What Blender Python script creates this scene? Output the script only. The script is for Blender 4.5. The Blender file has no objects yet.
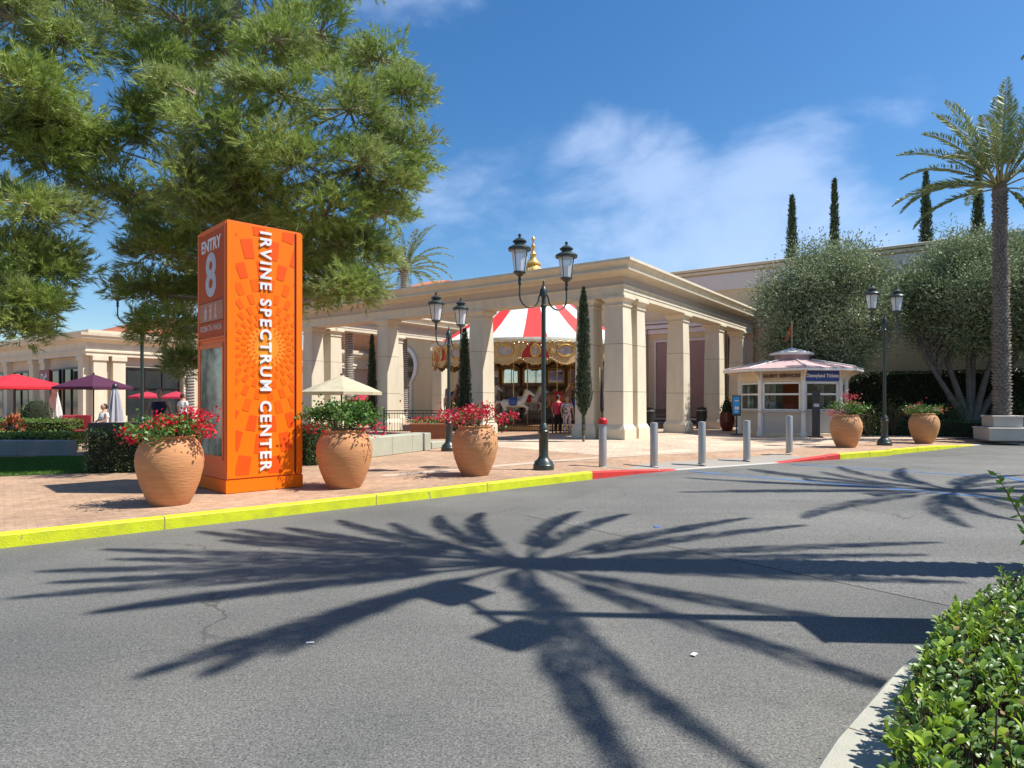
import bpy, bmesh, math, random
import numpy as np
from mathutils import Vector, Matrix, Euler
S = bpy.context.scene
C = S.collection
PI = math.pi
R_ = math.radians
random.seed(7); RNG = np.random.default_rng(11)

# ------------------------------------------------------------------ camera
F = 650.0; HZ = 400.0; CH = 1.6
cd = bpy.data.cameras.new('camera'); cam = bpy.data.objects.new('camera', cd); C.objects.link(cam)
cam.location = (0, 0, CH); cam.rotation_euler = (PI/2, 0, 0)
cd.sensor_width = 36; cd.lens = F/1024*36; cd.shift_y = (HZ-384)/1024
cd.clip_start = 0.05; cd.clip_end = 3000
S.camera = cam
# ------------------------------------------------------------------ sky and sun
SUN_EL = 57.0
W = bpy.data.worlds.new('World'); S.world = W; W.use_nodes = True
nt = W.node_tree; nt.nodes.clear()
def wn(t, **k):
    n = nt.nodes.new(t)
    for a, b in k.items(): setattr(n, a, b)
    return n
wo = wn('ShaderNodeOutputWorld'); bg = wn('ShaderNodeBackground'); bg.inputs[1].default_value = 0.102
sky = wn('ShaderNodeTexSky', sky_type='NISHITA', sun_disc=False, sun_elevation=R_(SUN_EL), sun_rotation=R_(93.4))
sky.ozone_density = 3.0; sky.air_density = 1.0; sky.dust_density = 0.6
hs = wn('ShaderNodeHueSaturation'); hs.inputs['Saturation'].default_value = 1.30; hs.inputs['Value'].default_value = 1.0
nt.links.new(sky.outputs[0], hs.inputs['Color'])
tc = wn('ShaderNodeTexCoord')
def mth(op, a, b=None, c=None, clamp=False):
    n = wn('ShaderNodeMath', operation=op, use_clamp=clamp)
    for i, v in enumerate((a, b, c)):
        if v is None: continue
        if isinstance(v, (int, float)): n.inputs[i].default_value = v
        else: nt.links.new(v, n.inputs[i])
    return n.outputs[0]
def blob(d, lo, hi):      # soft patch of sky round direction d
    d = Vector(d).normalized()
    n = wn('ShaderNodeVectorMath', operation='DOT_PRODUCT'); nt.links.new(tc.outputs['Generated'], n.inputs[0]); n.inputs[1].default_value = d
    m = wn('ShaderNodeMapRange', interpolation_type='SMOOTHSTEP'); nt.links.new(n.outputs['Value'], m.inputs[0])
    m.inputs[1].default_value = lo; m.inputs[2].default_value = hi
    return m.outputs[0]
mp = wn('ShaderNodeMapping'); mp.inputs['Scale'].default_value = (1.0, 1.0, 1.7); mp.inputs['Rotation'].default_value = (0, .12, .3)
nt.links.new(tc.outputs['Generated'], mp.inputs[0])
n1 = wn('ShaderNodeTexNoise'); n1.inputs['Scale'].default_value = 4.2; n1.inputs['Detail'].default_value = 8; n1.inputs['Roughness'].default_value = .56; n1.inputs['Distortion'].default_value = .25
nt.links.new(mp.outputs[0], n1.inputs[0])
b1 = mth('MAXIMUM', blob((110/F, 1, 165/F), .970, .998), blob((265/F, 1, 145/F), .970, .998)); b2 = blob((400/F, 1, 390/F), .975, 1.0); b3 = blob((-110/F, 1, 370/F), .98, 1.0); b4 = blob((420/F, 1, 150/F), .93, .995); b5 = blob((-20/F, 1, 190/F), .975, 1.0)
cov = mth('MAXIMUM', mth('MAXIMUM', mth('MAXIMUM', b1, mth('MULTIPLY', b2, .35)), mth('MULTIPLY', b3, .75)), mth('MAXIMUM', mth('MULTIPLY', b4, .5), mth('MULTIPLY', b5, .7)))
v = mth('ADD', n1.outputs[0], mth('MULTIPLY', mth('SUBTRACT', cov, .66), .46))
mr = wn('ShaderNodeMapRange', interpolation_type='SMOOTHSTEP'); nt.links.new(v, mr.inputs[0]); mr.inputs[1].default_value = .45; mr.inputs[2].default_value = .76; mr.inputs[4].default_value = .40
mx = wn('ShaderNodeMix', data_type='RGBA'); nt.links.new(mr.outputs[0], mx.inputs[0]); nt.links.new(hs.outputs[0], mx.inputs[6]); mx.inputs[7].default_value = (6.2, 7.2, 9.4, 1)
nt.links.new(mx.outputs[2], bg.inputs[0]); nt.links.new(bg.outputs[0], wo.inputs[0])
ld = bpy.data.lights.new('sun', 'SUN'); ld.energy = 5.0; ld.angle = R_(.53); ld.color = (1, .965, .90)
sun = bpy.data.objects.new('sun', ld); C.objects.link(sun)
sdir = Vector((math.cos(R_(SUN_EL)), -.06*math.cos(R_(SUN_EL)), math.sin(R_(SUN_EL))))
sun.rotation_euler = sdir.to_track_quat('Z', 'Y').to_euler(); sun.location = (30, -5, 40)
vs = S.view_settings; vs.view_transform = 'Standard'; vs.look = 'None'; vs.gamma = 1; vs.exposure = 0.58; vs.use_curve_mapping = False
S.render.engine = 'CYCLES'
S.cycles.max_bounces = 6; S.cycles.transparent_max_bounces = 8

# ------------------------------------------------------------------ helpers
def at(px, py, z=0.15):
    d = F*(CH-z)/(py-HZ); return Vector(((px-512)/F*d, d, z))
def atd(px, d, z=0.15): return Vector(((px-512)/F*d, d, z))
def hz(py, d): return CH+(HZ-py)/F*d
MATS = {}
def mat(name, col, rough=.6, col2=None, scale=4.0, bump=0.0, bscale=None, metal=0.0, island=False, spec=.5, detail=6, stretch=None, trans=0.0, contrast=.25, tl=0.0):
    if name in MATS: return MATS[name]
    m = bpy.data.materials.new(name); m.use_nodes = True; t = m.node_tree; b = t.nodes['Principled BSDF']
    b.inputs['Roughness'].default_value = rough; b.inputs['Metallic'].default_value = metal
    b.inputs['Specular IOR Level'].default_value = spec
    if trans: b.inputs['Transmission Weight'].default_value = trans
    c2 = col2 if col2 else tuple(c*.72 for c in col)
    tcn = t.nodes.new('ShaderNodeTexCoord'); src = tcn.outputs['Object']
    if stretch:
        mpn = t.nodes.new('ShaderNodeMapping'); mpn.inputs['Scale'].default_value = stretch; t.links.new(src, mpn.inputs[0]); src = mpn.outputs[0]
    n = t.nodes.new('ShaderNodeTexNoise'); n.inputs['Scale'].default_value = scale; n.inputs['Detail'].default_value = detail; n.inputs['Roughness'].default_value = .62
    t.links.new(src, n.inputs[0])
    r = t.nodes.new('ShaderNodeMapRange'); r.inputs[1].default_value = .5-contrast; r.inputs[2].default_value = .5+contrast; t.links.new(n.outputs[0], r.inputs[0])
    fac = r.outputs[0]
    if island:
        g = t.nodes.new('ShaderNodeNewGeometry'); a = t.nodes.new('ShaderNodeMath'); a.operation = 'MULTIPLY_ADD'
        t.links.new(g.outputs['Random Per Island'], a.inputs[0]); a.inputs[1].default_value = .65
        mm = t.nodes.new('ShaderNodeMath'); mm.operation = 'MULTIPLY'; t.links.new(fac, mm.inputs[0]); mm.inputs[1].default_value = .35
        t.links.new(mm.outputs[0], a.inputs[2]); fac = a.outputs[0]
    x = t.nodes.new('ShaderNodeMix'); x.data_type = 'RGBA'; t.links.new(fac, x.inputs[0]); x.inputs[6].default_value = (*c2, 1); x.inputs[7].default_value = (*col, 1)
    t.links.new(x.outputs[2], b.inputs['Base Color'])
    if bump:
        n2 = t.nodes.new('ShaderNodeTexNoise'); n2.inputs['Scale'].default_value = bscale or scale*6; n2.inputs['Detail'].default_value = 4; t.links.new(src, n2.inputs[0])
        bm_ = t.nodes.new('ShaderNodeBump'); bm_.inputs['Strength'].default_value = bump; bm_.inputs['Distance'].default_value = .02
        t.links.new(n2.outputs[0], bm_.inputs['Height']); t.links.new(bm_.outputs[0], b.inputs['Normal'])
    if tl:
        tr = t.nodes.new('ShaderNodeBsdfTranslucent'); t.links.new(x.outputs[2], tr.inputs[0])
        ms = t.nodes.new('ShaderNodeMixShader'); ms.inputs[0].default_value = tl
        t.links.new(b.outputs[0], ms.inputs[1]); t.links.new(tr.outputs[0], ms.inputs[2])
        t.links.new(ms.outputs[0], t.nodes['Material Output'].inputs[0])
    MATS[name] = m; return m

def setp(o, label=None, cat=None, group=None, kind=None):
    if label: o['label'] = label
    if cat: o['category'] = cat
    if group: o['group'] = group
    if kind: o['kind'] = kind
    return o
def thing(name, label, cat, loc=(0, 0, 0), rz=0, group=None, rot=None):
    o = bpy.data.objects.new(name, None); C.objects.link(o); o.location = loc; o.rotation_euler = rot or (0, 0, rz)
    o.empty_display_size = .1
    return setp(o, label, cat, group)
def copy_tree(o, parent=None):
    c = o.copy(); C.objects.link(c)
    if parent: c.parent = parent
    for ch in list(o.children): copy_tree(ch, c)
    return c
def dup(o, loc, rz, label, group=None):
    c = copy_tree(o); c.location = loc; c.rotation_euler = (0, 0, rz); c['label'] = label
    if group: c['group'] = group
    return c

class MB:
    def __init__(s): s.v = []; s.f = []; s.m = []; s.M = Matrix()
    def add(s, vs_, fs, mi=0):
        o = len(s.v); s.v += [tuple(s.M @ Vector(p)) for p in vs_]; s.f += [tuple(i+o for i in f) for f in fs]; s.m += [mi]*len(fs); return s
    def box(s, c, d, rz=0, mi=0, taper=1.0, bev=0.0):
        x, y, z = d[0]/2, d[1]/2, d[2]/2; cr, sr = math.cos(rz), math.sin(rz)
        def P(a, b_, h): return (c[0]+a*cr-b_*sr, c[1]+a*sr+b_*cr, c[2]+h)
        if bev:
            b = min(bev, x*.9, y*.9, z*.9)
            rings = []
            for h, q in ((-z, b), (-z+b, 0), (z-b, 0), (z, b)):
                xx, yy = x-q, y-q; e = b-q if q < b else 0
                e = b*.6
                rings.append([P(a*(xx if k else xx-e) , 0, h) for a, k in ()] or
                    [P(-xx+e, -yy, h), P(xx-e, -yy, h), P(xx, -yy+e, h), P(xx, yy-e, h), P(xx-e, yy, h), P(-xx+e, yy, h), P(-xx, yy-e, h), P(-xx, -yy+e, h)])
            return s.rings(rings, mi)
        t = taper
        vs_ = [P(-x, -y, -z), P(x, -y, -z), P(x, y, -z), P(-x, y, -z), P(-x*t, -y*t, z), P(x*t, -y*t, z), P(x*t, y*t, z), P(-x*t, y*t, z)]
        return s.add(vs_, [(0, 3, 2, 1), (4, 5, 6, 7), (0, 1, 5, 4), (1, 2, 6, 5), (2, 3, 7, 6), (3, 0, 4, 7)], mi)
    def rings(s, rings, mi=0, caps=True, closed=True):
        n = len(rings[0]); vs_ = [p for r in rings for p in r]; fs = []
        for k in range(len(rings)-1):
            for i in range(n if closed else n-1):
                j = (i+1) % n; fs.append((k*n+i, k*n+j, (k+1)*n+j, (k+1)*n+i))
        if caps and closed:
            fs.append(tuple(range(n-1, -1, -1))); fs.append(tuple((len(rings)-1)*n+i for i in range(n)))
        return s.add(vs_, fs, mi)
    def lathe(s, prof, seg=24, c=(0, 0, 0), mi=0, caps=True, rot=0):
        rr = [[(c[0]+max(r, 1e-4)*math.cos(rot+2*PI*i/seg), c[1]+max(r, 1e-4)*math.sin(rot+2*PI*i/seg), c[2]+z) for i in range(seg)] for r, z in prof]
        return s.rings(rr, mi, caps)
    def tube(s, pts, rad, seg=8, mi=0):
        pts = [Vector(p) for p in pts]; n = len(pts)
        if not isinstance(rad, (list, tuple)): rad = [rad]*n
        rr = []; up = None
        for i, p in enumerate(pts):
            d = (pts[min(i+1, n-1)]-pts[max(i-1, 0)]).normalized()
            if up is None: up = Vector((0, 0, 1)) if abs(d.z) < .9 else Vector((1, 0, 0))
            a = d.cross(up).normalized(); b = a.cross(d).normalized(); up = b
            rr.append([tuple(p+(a*math.cos(2*PI*k/seg)+b*math.sin(2*PI*k/seg))*rad[i]) for k in range(seg)])
        return s.rings(rr, mi)
    def ell(s, c, r, seg=14, rg=9, mi=0):
        if isinstance(r, (int, float)): r = (r, r, r)
        rr = []
        for k in range(1, rg):
            t = PI*k/rg; rr.append([(c[0]+r[0]*math.sin(t)*math.cos(2*PI*i/seg), c[1]+r[1]*math.sin(t)*math.sin(2*PI*i/seg), c[2]-r[2]*math.cos(t)) for i in range(seg)])
        return s.rings(rr, mi)
    def prism(s, poly, z0, z1, mi=0):
        return s.rings([[(x, y, z0) for x, y in poly], [(x, y, z1) for x, y in poly]], mi)
    def extr(s, poly, M, th, mi=0):      # polygon in local xz plane, thickness along y
        return s.add([tuple(M @ Vector((x, 0, z))) for x, z in poly]+[tuple(M @ Vector((x, th, z))) for x, z in poly],
            [tuple(range(len(poly))), tuple(range(2*len(poly)-1, len(poly)-1, -1))]+[(i, i+len(poly), (i+1) % len(poly)+len(poly), (i+1) % len(poly)) for i in range(len(poly))], mi)
    def build(s, name, mats, parent=None, smooth=False, loc=None, angle=None):
        me = bpy.data.meshes.new(name); me.from_pydata(s.v, [], s.f)
        if not isinstance(mats, (list, tuple)): mats = [mats]
        for m in mats: me.materials.append(m)
        if len(mats) > 1: me.polygons.foreach_set('material_index', s.m)
        bm = bmesh.new(); bm.from_mesh(me); bmesh.ops.recalc_face_normals(bm, faces=bm.faces); bm.to_mesh(me); bm.free()
        if smooth:
            try: me.shade_smooth(); me.set_sharp_from_angle(angle=angle or R_(40))
            except Exception: pass
        o = bpy.data.objects.new(name, me); C.objects.link(o)
        if parent: o.parent = parent
        if loc: o.location = loc
        return o

def np_mesh(name, V, F_, mats, parent=None, midx=None, smooth=False):
    V = np.asarray(V, np.float32).reshape(-1, 3); F_ = np.asarray(F_, np.int32); nf, k = F_.shape
    me = bpy.data.meshes.new(name); me.vertices.add(len(V)); me.vertices.foreach_set('co', V.ravel())
    me.loops.add(nf*k); me.loops.foreach_set('vertex_index', F_.ravel())
    me.polygons.add(nf); me.polygons.foreach_set('loop_start', np.arange(0, nf*k, k, dtype=np.int32)); me.polygons.foreach_set('loop_total', np.full(nf, k, np.int32))
    if not isinstance(mats, (list, tuple)): mats = [mats]
    for m in mats: me.materials.append(m)
    if midx is not None: me.polygons.foreach_set('material_index', np.asarray(midx, np.int32))
    me.update(calc_edges=True)
    if smooth: me.shade_smooth()
    o = bpy.data.objects.new(name, me); C.objects.link(o)
    if parent: o.parent = parent
    return o
def unit(a): return a/np.maximum(np.linalg.norm(a, axis=-1, keepdims=True), 1e-6)
def rdir(n, up=0.0):
    d = RNG.normal(size=(n, 3)); d = unit(d); d[:, 2] += up; return unit(d)
def leafV(P, D, L, Wd, fold=.25):
    """diamond leaves: points P, directions D, lengths L, widths -> V,F quads"""
    n = len(P); L = np.broadcast_to(L, (n,))[:, None]; Wd = np.broadcast_to(Wd, (n,))[:, None]
    side = unit(np.cross(D, rdir(n))); nor = np.cross(D, side)
    a = P; b = P+D*L*.5+side*Wd*.5+nor*L*.06; c = P+D*L; d = P+D*L*.5-side*Wd*.5+nor*L*.06
    V = np.stack([a, b, c, d], 1).reshape(-1, 3); return V, np.arange(4*n).reshape(-1, 4)
def leaves(name, P, D, L, Wd, mats, parent=None, midx=None):
    V, F_ = leafV(P, D, L, Wd); return np_mesh(name, V, F_, mats, parent, midx)
def needles(P, D, L, spread, per, w):
    """tufts: each shoot P along D carries `per` needles"""
    n = len(P); Pp = np.repeat(P, per, 0); Dd = np.repeat(D, per, 0); Ll = np.repeat(np.broadcast_to(L, (n,)), per)[:, None]
    m = n*per; base = Pp+Dd*Ll*RNG.uniform(0, .8, (m, 1)); nd = unit(Dd+rdir(m)*spread); ln = Ll*RNG.uniform(.45, .8, (m, 1))
    s = unit(np.cross(nd, rdir(m)))*w
    V = np.stack([base-s, base+s, base+nd*ln], 1).reshape(-1, 3); return V, np.arange(3*m).reshape(-1, 3)
def cat(parts):
    V = []; Fs = []; o = 0
    for v_, f_ in parts: V.append(v_); Fs.append(f_+o); o += len(v_)
    return np.concatenate(V), np.concatenate(Fs)

def text(name, body, size, m, parent, M, ext=.008, bold=0.0, align='CENTER', spacing=1.0, shear=0.0):
    cu = bpy.data.curves.new(name, 'FONT'); cu.body = body; cu.size = size; cu.extrude = ext; cu.offset = bold; cu.align_x = align; cu.align_y = 'CENTER'; cu.space_character = spacing; cu.shear = shear
    cu.resolution_u = 4
    o = bpy.data.objects.new(name+'_tmp', cu); C.objects.link(o)
    bpy.context.view_layer.update()
    dg = bpy.context.evaluated_depsgraph_get(); me = bpy.data.meshes.new_from_object(o.evaluated_get(dg))
    bpy.data.objects.remove(o); bpy.data.curves.remove(cu)
    me.transform(M); me.materials.clear(); me.materials.append(m)
    ob = bpy.data.objects.new(name, me); C.objects.link(ob)
    if parent: ob.parent = parent
    return ob
def baked(mb, name, m, parent, voxel=.02, smooth=3):
    """weld a rough body of closed lumps into one continuous surface"""
    o = mb.build(name+'_tmp', m); r = o.modifiers.new('r', 'REMESH'); r.mode = 'VOXEL'; r.voxel_size = voxel
    sm = o.modifiers.new('s', 'SMOOTH'); sm.iterations = smooth; sm.factor = .6
    bpy.context.view_layer.update(); dg = bpy.context.evaluated_depsgraph_get(); me = bpy.data.meshes.new_from_object(o.evaluated_get(dg))
    old = o.data; bpy.data.objects.remove(o); bpy.data.meshes.remove(old)
    me.name = name; me.materials.clear(); me.materials.append(m); me.shade_smooth()
    ob = bpy.data.objects.new(name, me); C.objects.link(ob)
    if parent: ob.parent = parent
    return ob
def plane_M(o, xdir, zdir=(0, 0, 1)):
    """matrix: text lying with +x along xdir, up along zdir"""
    x = Vector(xdir).normalized(); z = Vector(zdir).normalized(); y = x.cross(z)
    M = Matrix((( x.x, z.x, -y.x*-1, 0), (x.y, z.y, -y.y*-1, 0), (x.z, z.z, -y.z*-1, 0), (0, 0, 0, 1)))
    return Matrix.Translation(o) @ M
# ------------------------------------------------------------------ materials
def road_mat(name, base, dark, patchy=.5):
    m = bpy.data.materials.new(name); m.use_nodes = True; t = m.node_tree; b = t.nodes['Principled BSDF']; L = t.links
    N = t.nodes.new; co = N('ShaderNodeTexCoord').outputs['Object']
    def noise(s, d=5, r=.6, src=co):
        n = N('ShaderNodeTexNoise'); n.inputs['Scale'].default_value = s; n.inputs['Detail'].default_value = d; n.inputs['Roughness'].default_value = r; L.new(src, n.inputs[0]); return n.outputs[0]
    def rng(x, a, c, lo=0, hi=1):
        n = N('ShaderNodeMapRange'); L.new(x, n.inputs[0]); n.inputs[1].default_value = a; n.inputs[2].default_value = c; n.inputs[3].default_value = lo; n.inputs[4].default_value = hi; return n.outputs[0]
    def mix(f, a, c):
        n = N('ShaderNodeMix'); n.data_type = 'RGBA'; L.new(f, n.inputs[0])
        for i, x in ((6, a), (7, c)):
            if isinstance(x, tuple): n.inputs[i].default_value = (*x, 1)
            else: L.new(x, n.inputs[i])
        return n.outputs[2]
    mpn = N('ShaderNodeMapping'); mpn.inputs['Rotation'].default_value = (0, 0, R_(-40)); mpn.inputs['Scale'].default_value = (.25, 1.3, 1); L.new(co, mpn.inputs[0])
    big = noise(.35, 4); streak = noise(1.1, 6, .65, mpn.outputs[0]); fine = noise(75, 2, .9); grit = noise(22, 5, .9)
    c = mix(rng(big, .35, .68), dark, base)
    c = mix(rng(streak, .45, .75, 0, patchy), c, tuple(x*.72 for x in base))
    st = noise(.9, 3, .5); st2 = noise(3.7, 4, .6); ms_ = N('ShaderNodeMath'); ms_.operation = 'MULTIPLY'; L.new(rng(st, .60, .70), ms_.inputs[0]); L.new(rng(st2, .45, .65, 0, .55), ms_.inputs[1])
    c = mix(ms_.outputs[0], c, tuple(x*.5 for x in base))
    mpt = N('ShaderNodeMapping'); mpt.inputs['Rotation'].default_value = (0, 0, R_(-37)); mpt.inputs['Scale'].default_value = (.06, .75, 1); L.new(co, mpt.inputs[0])
    c = mix(rng(noise(1.0, 3, .5, mpt.outputs[0]), .50, .62, 0, .42), c, tuple(x*.62 for x in base))
    g = N('ShaderNodeMix'); g.data_type = 'RGBA'; g.blend_type = 'OVERLAY'; g.inputs[0].default_value = .85; L.new(c, g.inputs[6]); L.new(rng(fine, .28, .72, .05, .95), g.inputs[7])
    g2 = N('ShaderNodeMix'); g2.data_type = 'RGBA'; g2.blend_type = 'OVERLAY'; g2.inputs[0].default_value = .7; L.new(g.outputs[2], g2.inputs[6]); L.new(rng(grit, .25, .75, .2, .8), g2.inputs[7])
    # hairline cracks
    dn = N('ShaderNodeTexNoise'); dn.inputs['Scale'].default_value = 1.6; dn.inputs['Detail'].default_value = 5; L.new(co, dn.inputs[0])
    va = N('ShaderNodeVectorMath'); va.operation = 'MULTIPLY_ADD'; L.new(dn.outputs['Color'], va.inputs[0]); va.inputs[1].default_value = (1.1, 1.1, 0); L.new(co, va.inputs[2])
    vo = N('ShaderNodeTexVoronoi'); vo.feature = 'DISTANCE_TO_EDGE'; vo.inputs['Scale'].default_value = .33; L.new(va.outputs[0], vo.inputs[0])
    cr = rng(vo.outputs[0], .002, .006, 1, 0); gate = rng(noise(.5, 2), .5, .6)
    mm = N('ShaderNodeMath'); mm.operation = 'MULTIPLY'; L.new(cr, mm.inputs[0]); L.new(gate, mm.inputs[1]); mm2 = N('ShaderNodeMath'); mm2.operation = 'MULTIPLY'; L.new(mm.outputs[0], mm2.inputs[0]); mm2.inputs[1].default_value = .6
    c = mix(mm2.outputs[0], g2.outputs[2], tuple(x*.25 for x in base))
    # pale specks of grit and old gum
    vs_ = N('ShaderNodeTexVoronoi'); vs_.inputs['Scale'].default_value = 1.3; L.new(co, vs_.inputs[0]); sp = rng(vs_.outputs['Distance'], .018, .03, .75, 0)
    c = mix(sp, c, (.42, .42, .40))
    L.new(c, b.inputs['Base Color']); b.inputs['Roughness'].default_value = .82; b.inputs['Specular IOR Level'].default_value = .35
    bu = N('ShaderNodeBump'); bu.inputs['Strength'].default_value = .55; bu.inputs['Distance'].default_value = .008; L.new(fine, bu.inputs['Height']); L.new(bu.outputs[0], b.inputs['Normal'])
    return m
def paver_mat(name, a, c, mort, rot, w=.2, h=.1, offs=.5):
    m = bpy.data.materials.new(name); m.use_nodes = True; t = m.node_tree; b = t.nodes['Principled BSDF']; L = t.links; N = t.nodes.new
    co = N('ShaderNodeTexCoord').outputs['Object']; mpn = N('ShaderNodeMapping'); mpn.inputs['Rotation'].default_value = (0, 0, rot); L.new(co, mpn.inputs[0])
    br = N('ShaderNodeTexBrick'); L.new(mpn.outputs[0], br.inputs[0]); br.offset = offs
    br.inputs['Color1'].default_value = (*a, 1); br.inputs['Color2'].default_value = (*c, 1); br.inputs['Mortar'].default_value = (*mort, 1)
    br.inputs['Scale'].default_value = 1; br.inputs['Brick Width'].default_value = w; br.inputs['Row Height'].default_value = h; br.inputs['Mortar Size'].default_value = .006; br.inputs['Bias'].default_value = 0
    n = N('ShaderNodeTexNoise'); n.inputs['Scale'].default_value = .7; n.inputs['Detail'].default_value = 6; L.new(co, n.inputs[0])
    n3 = N('ShaderNodeTexNoise'); n3.inputs['Scale'].default_value = 9; n3.inputs['Detail'].default_value = 5; L.new(co, n3.inputs[0])
    ad = N('ShaderNodeMath'); ad.operation = 'ADD'; L.new(n.outputs[0], ad.inputs[0]); L.new(n3.outputs[0], ad.inputs[1])
    r = N('ShaderNodeMapRange'); r.inputs[1].default_value = .7; r.inputs[2].default_value = 1.3; r.inputs[3].default_value = .32; r.inputs[4].default_value = .66; L.new(ad.outputs[0], r.inputs[0])
    g = N('ShaderNodeMix'); g.data_type = 'RGBA'; g.blend_type = 'OVERLAY'; g.inputs[0].default_value = .8; L.new(br.outputs[0], g.inputs[6]); L.new(r.outputs[0], g.inputs[7])
    L.new(g.outputs[2], b.inputs['Base Color']); b.inputs['Roughness'].default_value = .8
    bu = N('ShaderNodeBump'); bu.inputs['Strength'].default_value = .4; bu.inputs['Distance'].default_value = .01; bu.invert = True; L.new(br.outputs['Fac'], bu.inputs['Height']); L.new(bu.outputs[0], b.inputs['Normal'])
    return m
def block_mat(name, col, w, h, mort=.6, var=.12):
    m = mat(name, col, .8, tuple(x*(1-var) for x in col), 2.5, .15, 60); return m
ASPH = road_mat('asphalt', (.176, .170, .150), (.102, .102, .096), .5); ASPH2 = road_mat('asphalt_worn', (.178, .173, .157), (.130, .128, .118), .4)
PAVE = paver_mat('pavers', (.44, .285, .175), (.36, .22, .135), (.30, .20, .14), R_(-38))
PAVE2 = paver_mat('pavers_diagonal', (.60, .46, .33), (.50, .36, .26), (.26, .19, .14), R_(12), .40, .20)
CONC = mat('concrete', (.50, .48, .42), .85, (.40, .38, .33), 3, .3, 90); CONCG = mat('concrete_grey', (.30, .30, .29), .85, (.22, .22, .21), 2.5, .3, 70)
YEL = mat('yellow_paint', (.66, .70, .008), .6, (.50, .52, .02), 5, .3, 60, contrast=.16); RED = mat('red_paint', (.72, .03, .025), .6, (.50, .04, .03), 5, .3, 60, contrast=.18)
BLUEP = mat('blue_paint', (.02, .17, .50), .7, (.08, .15, .26), 3.5, contrast=.12); STONE = mat('cast_stone', (.72, .64, .48), .8, (.60, .52, .38), 2.4, .12, 80, stretch=(1, 1, .3))
STONE2 = mat('cast_stone_warm', (.60, .47, .35), .8, (.54, .42, .31), 1.3, .1, 60)
GROOVE = mat('joint', (.30, .25, .20), .9); WALLB = mat('beige_stucco', (.72, .57, .34), .9, (.62, .48, .29), 1.1, .15, 60, stretch=(1, 1, .25))
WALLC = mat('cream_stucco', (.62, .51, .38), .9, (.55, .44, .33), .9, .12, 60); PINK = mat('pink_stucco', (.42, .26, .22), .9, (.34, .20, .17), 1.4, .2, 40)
PALEB = mat('pale_band', (.72, .64, .58), .9, (.66, .58, .52)); BANDM = mat('band_paver', (.54, .43, .32), .85, (.46, .36, .27), 6); TERRW = mat('terracotta_wall', (.50, .22, .10), .9); WHITE = mat('white_paint', (.80, .78, .73), .5, (.70, .68, .63), 5)
CREAMP = mat('cream_paint', (.74, .60, .40), .5, (.68, .54, .36), 4); BLK = mat('black_metal', (.018, .020, .020), .38, (.03, .032, .03), 9, .1, 60); DGREEN = mat('green_black_metal', (.022, .034, .030), .35, (.04, .055, .05), 8, .1, 50)
DGLASS = mat('dark_glass', (.02, .025, .028), .08, (.04, .05, .05), .6, spec=.9); FRAME = mat('dark_frame', (.02, .018, .016), .4)
TILE = mat('clay_tile', (.45, .15, .07), .8, (.30, .10, .055), 7, .4, 12); STEEL = mat('steel', (.50, .47, .42), .42, (.38, .36, .33), 6, .1, 80, metal=.55, stretch=(9, 9, .7))
TERRA = mat('terracotta', (.58, .29, .13), .8, (.42, .20, .09), 2.2, .35, 7, stretch=(1, 1, 9)); SOIL = mat('soil', (.07, .045, .03), .95, None, 12, .6, 40)
TERRA2 = mat('terracotta_orange', (.60, .275, .11), .8, (.46, .20, .085), 2.6, .35, 8, stretch=(1, 1, 8))
GOLD = mat('gold_paint', (.72, .46, .12), .35, (.55, .33, .08), 9, metal=.35); BULB = mat('bulb', (.85, .80, .66), .2); REDP = mat('red_gloss', (.55, .012, .012), .4)
ORNA = mat('orange_panel', (.93, .172, .0), .5, (.90, .165, .0), 2, spec=.25); ORNB = mat('orange_side', (.85, .15, .012), .5, (.74, .15, .02), 2)
ORN2 = mat('orange_light', (.98, .33, .015), .45); ORN3 = mat('orange_mid', (.91, .12, .0), .5, (.89, .112, 0), spec=.25); ORN4 = mat('orange_red', (.90, .09, .003), .5, (.88, .08, .003), spec=.25); RUST = mat('rust_panel', (.50, .085, .02), .55, (.47, .08, .02), spec=.2); RUST2 = mat('rust_light', (.55, .20, .11), .5)
LETW = mat('letter_white', (.85, .85, .84), .4); LGREY = mat('lilac_grey', (.58, .57, .62), .5)
MIRR = mat('mirror', (.65, .68, .70), .04, metal=1.0); SKIN = mat('skin', (.50, .28, .19), .55); HAIRM = mat('dark_hair', (.025, .016, .012), .6)
LAMPG = bpy.data.materials.new('frosted_lamp_glass'); LAMPG.use_nodes = True
_b = LAMPG.node_tree.nodes['Principled BSDF']; _b.inputs['Base Color'].default_value = (.92, .95, .97, 1); _b.inputs['Roughness'].default_value = .3; _b.inputs['Transmission Weight'].default_value = .75; _b.inputs['IOR'].default_value = 1.12
_b.inputs['Transmission Weight'].default_value = 0; _b.inputs['Alpha'].default_value = .55; _b.inputs['Roughness'].default_value = .15; _b.inputs['Subsurface Weight'].default_value = 0
WINDG = bpy.data.materials.new('clear_glass'); WINDG.use_nodes = True; t_ = WINDG.node_tree; t_.nodes.clear()
_o = t_.nodes.new('ShaderNodeOutputMaterial'); _m = t_.nodes.new('ShaderNodeMixShader'); _g = t_.nodes.new('ShaderNodeBsdfGlossy'); _g.inputs['Roughness'].default_value = .02; _t = t_.nodes.new('ShaderNodeBsdfTransparent'); _t.inputs[0].default_value = (.80, .86, .86, 1)
_f = t_.nodes.new('ShaderNodeFresnel'); _f.inputs[0].default_value = 1.5; _a = t_.nodes.new('ShaderNodeMath'); _a.operation = 'MULTIPLY_ADD'; _a.inputs[1].default_value = 0.0; _a.inputs[2].default_value = .018; t_.links.new(_f.outputs[0], _a.inputs[0])
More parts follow.
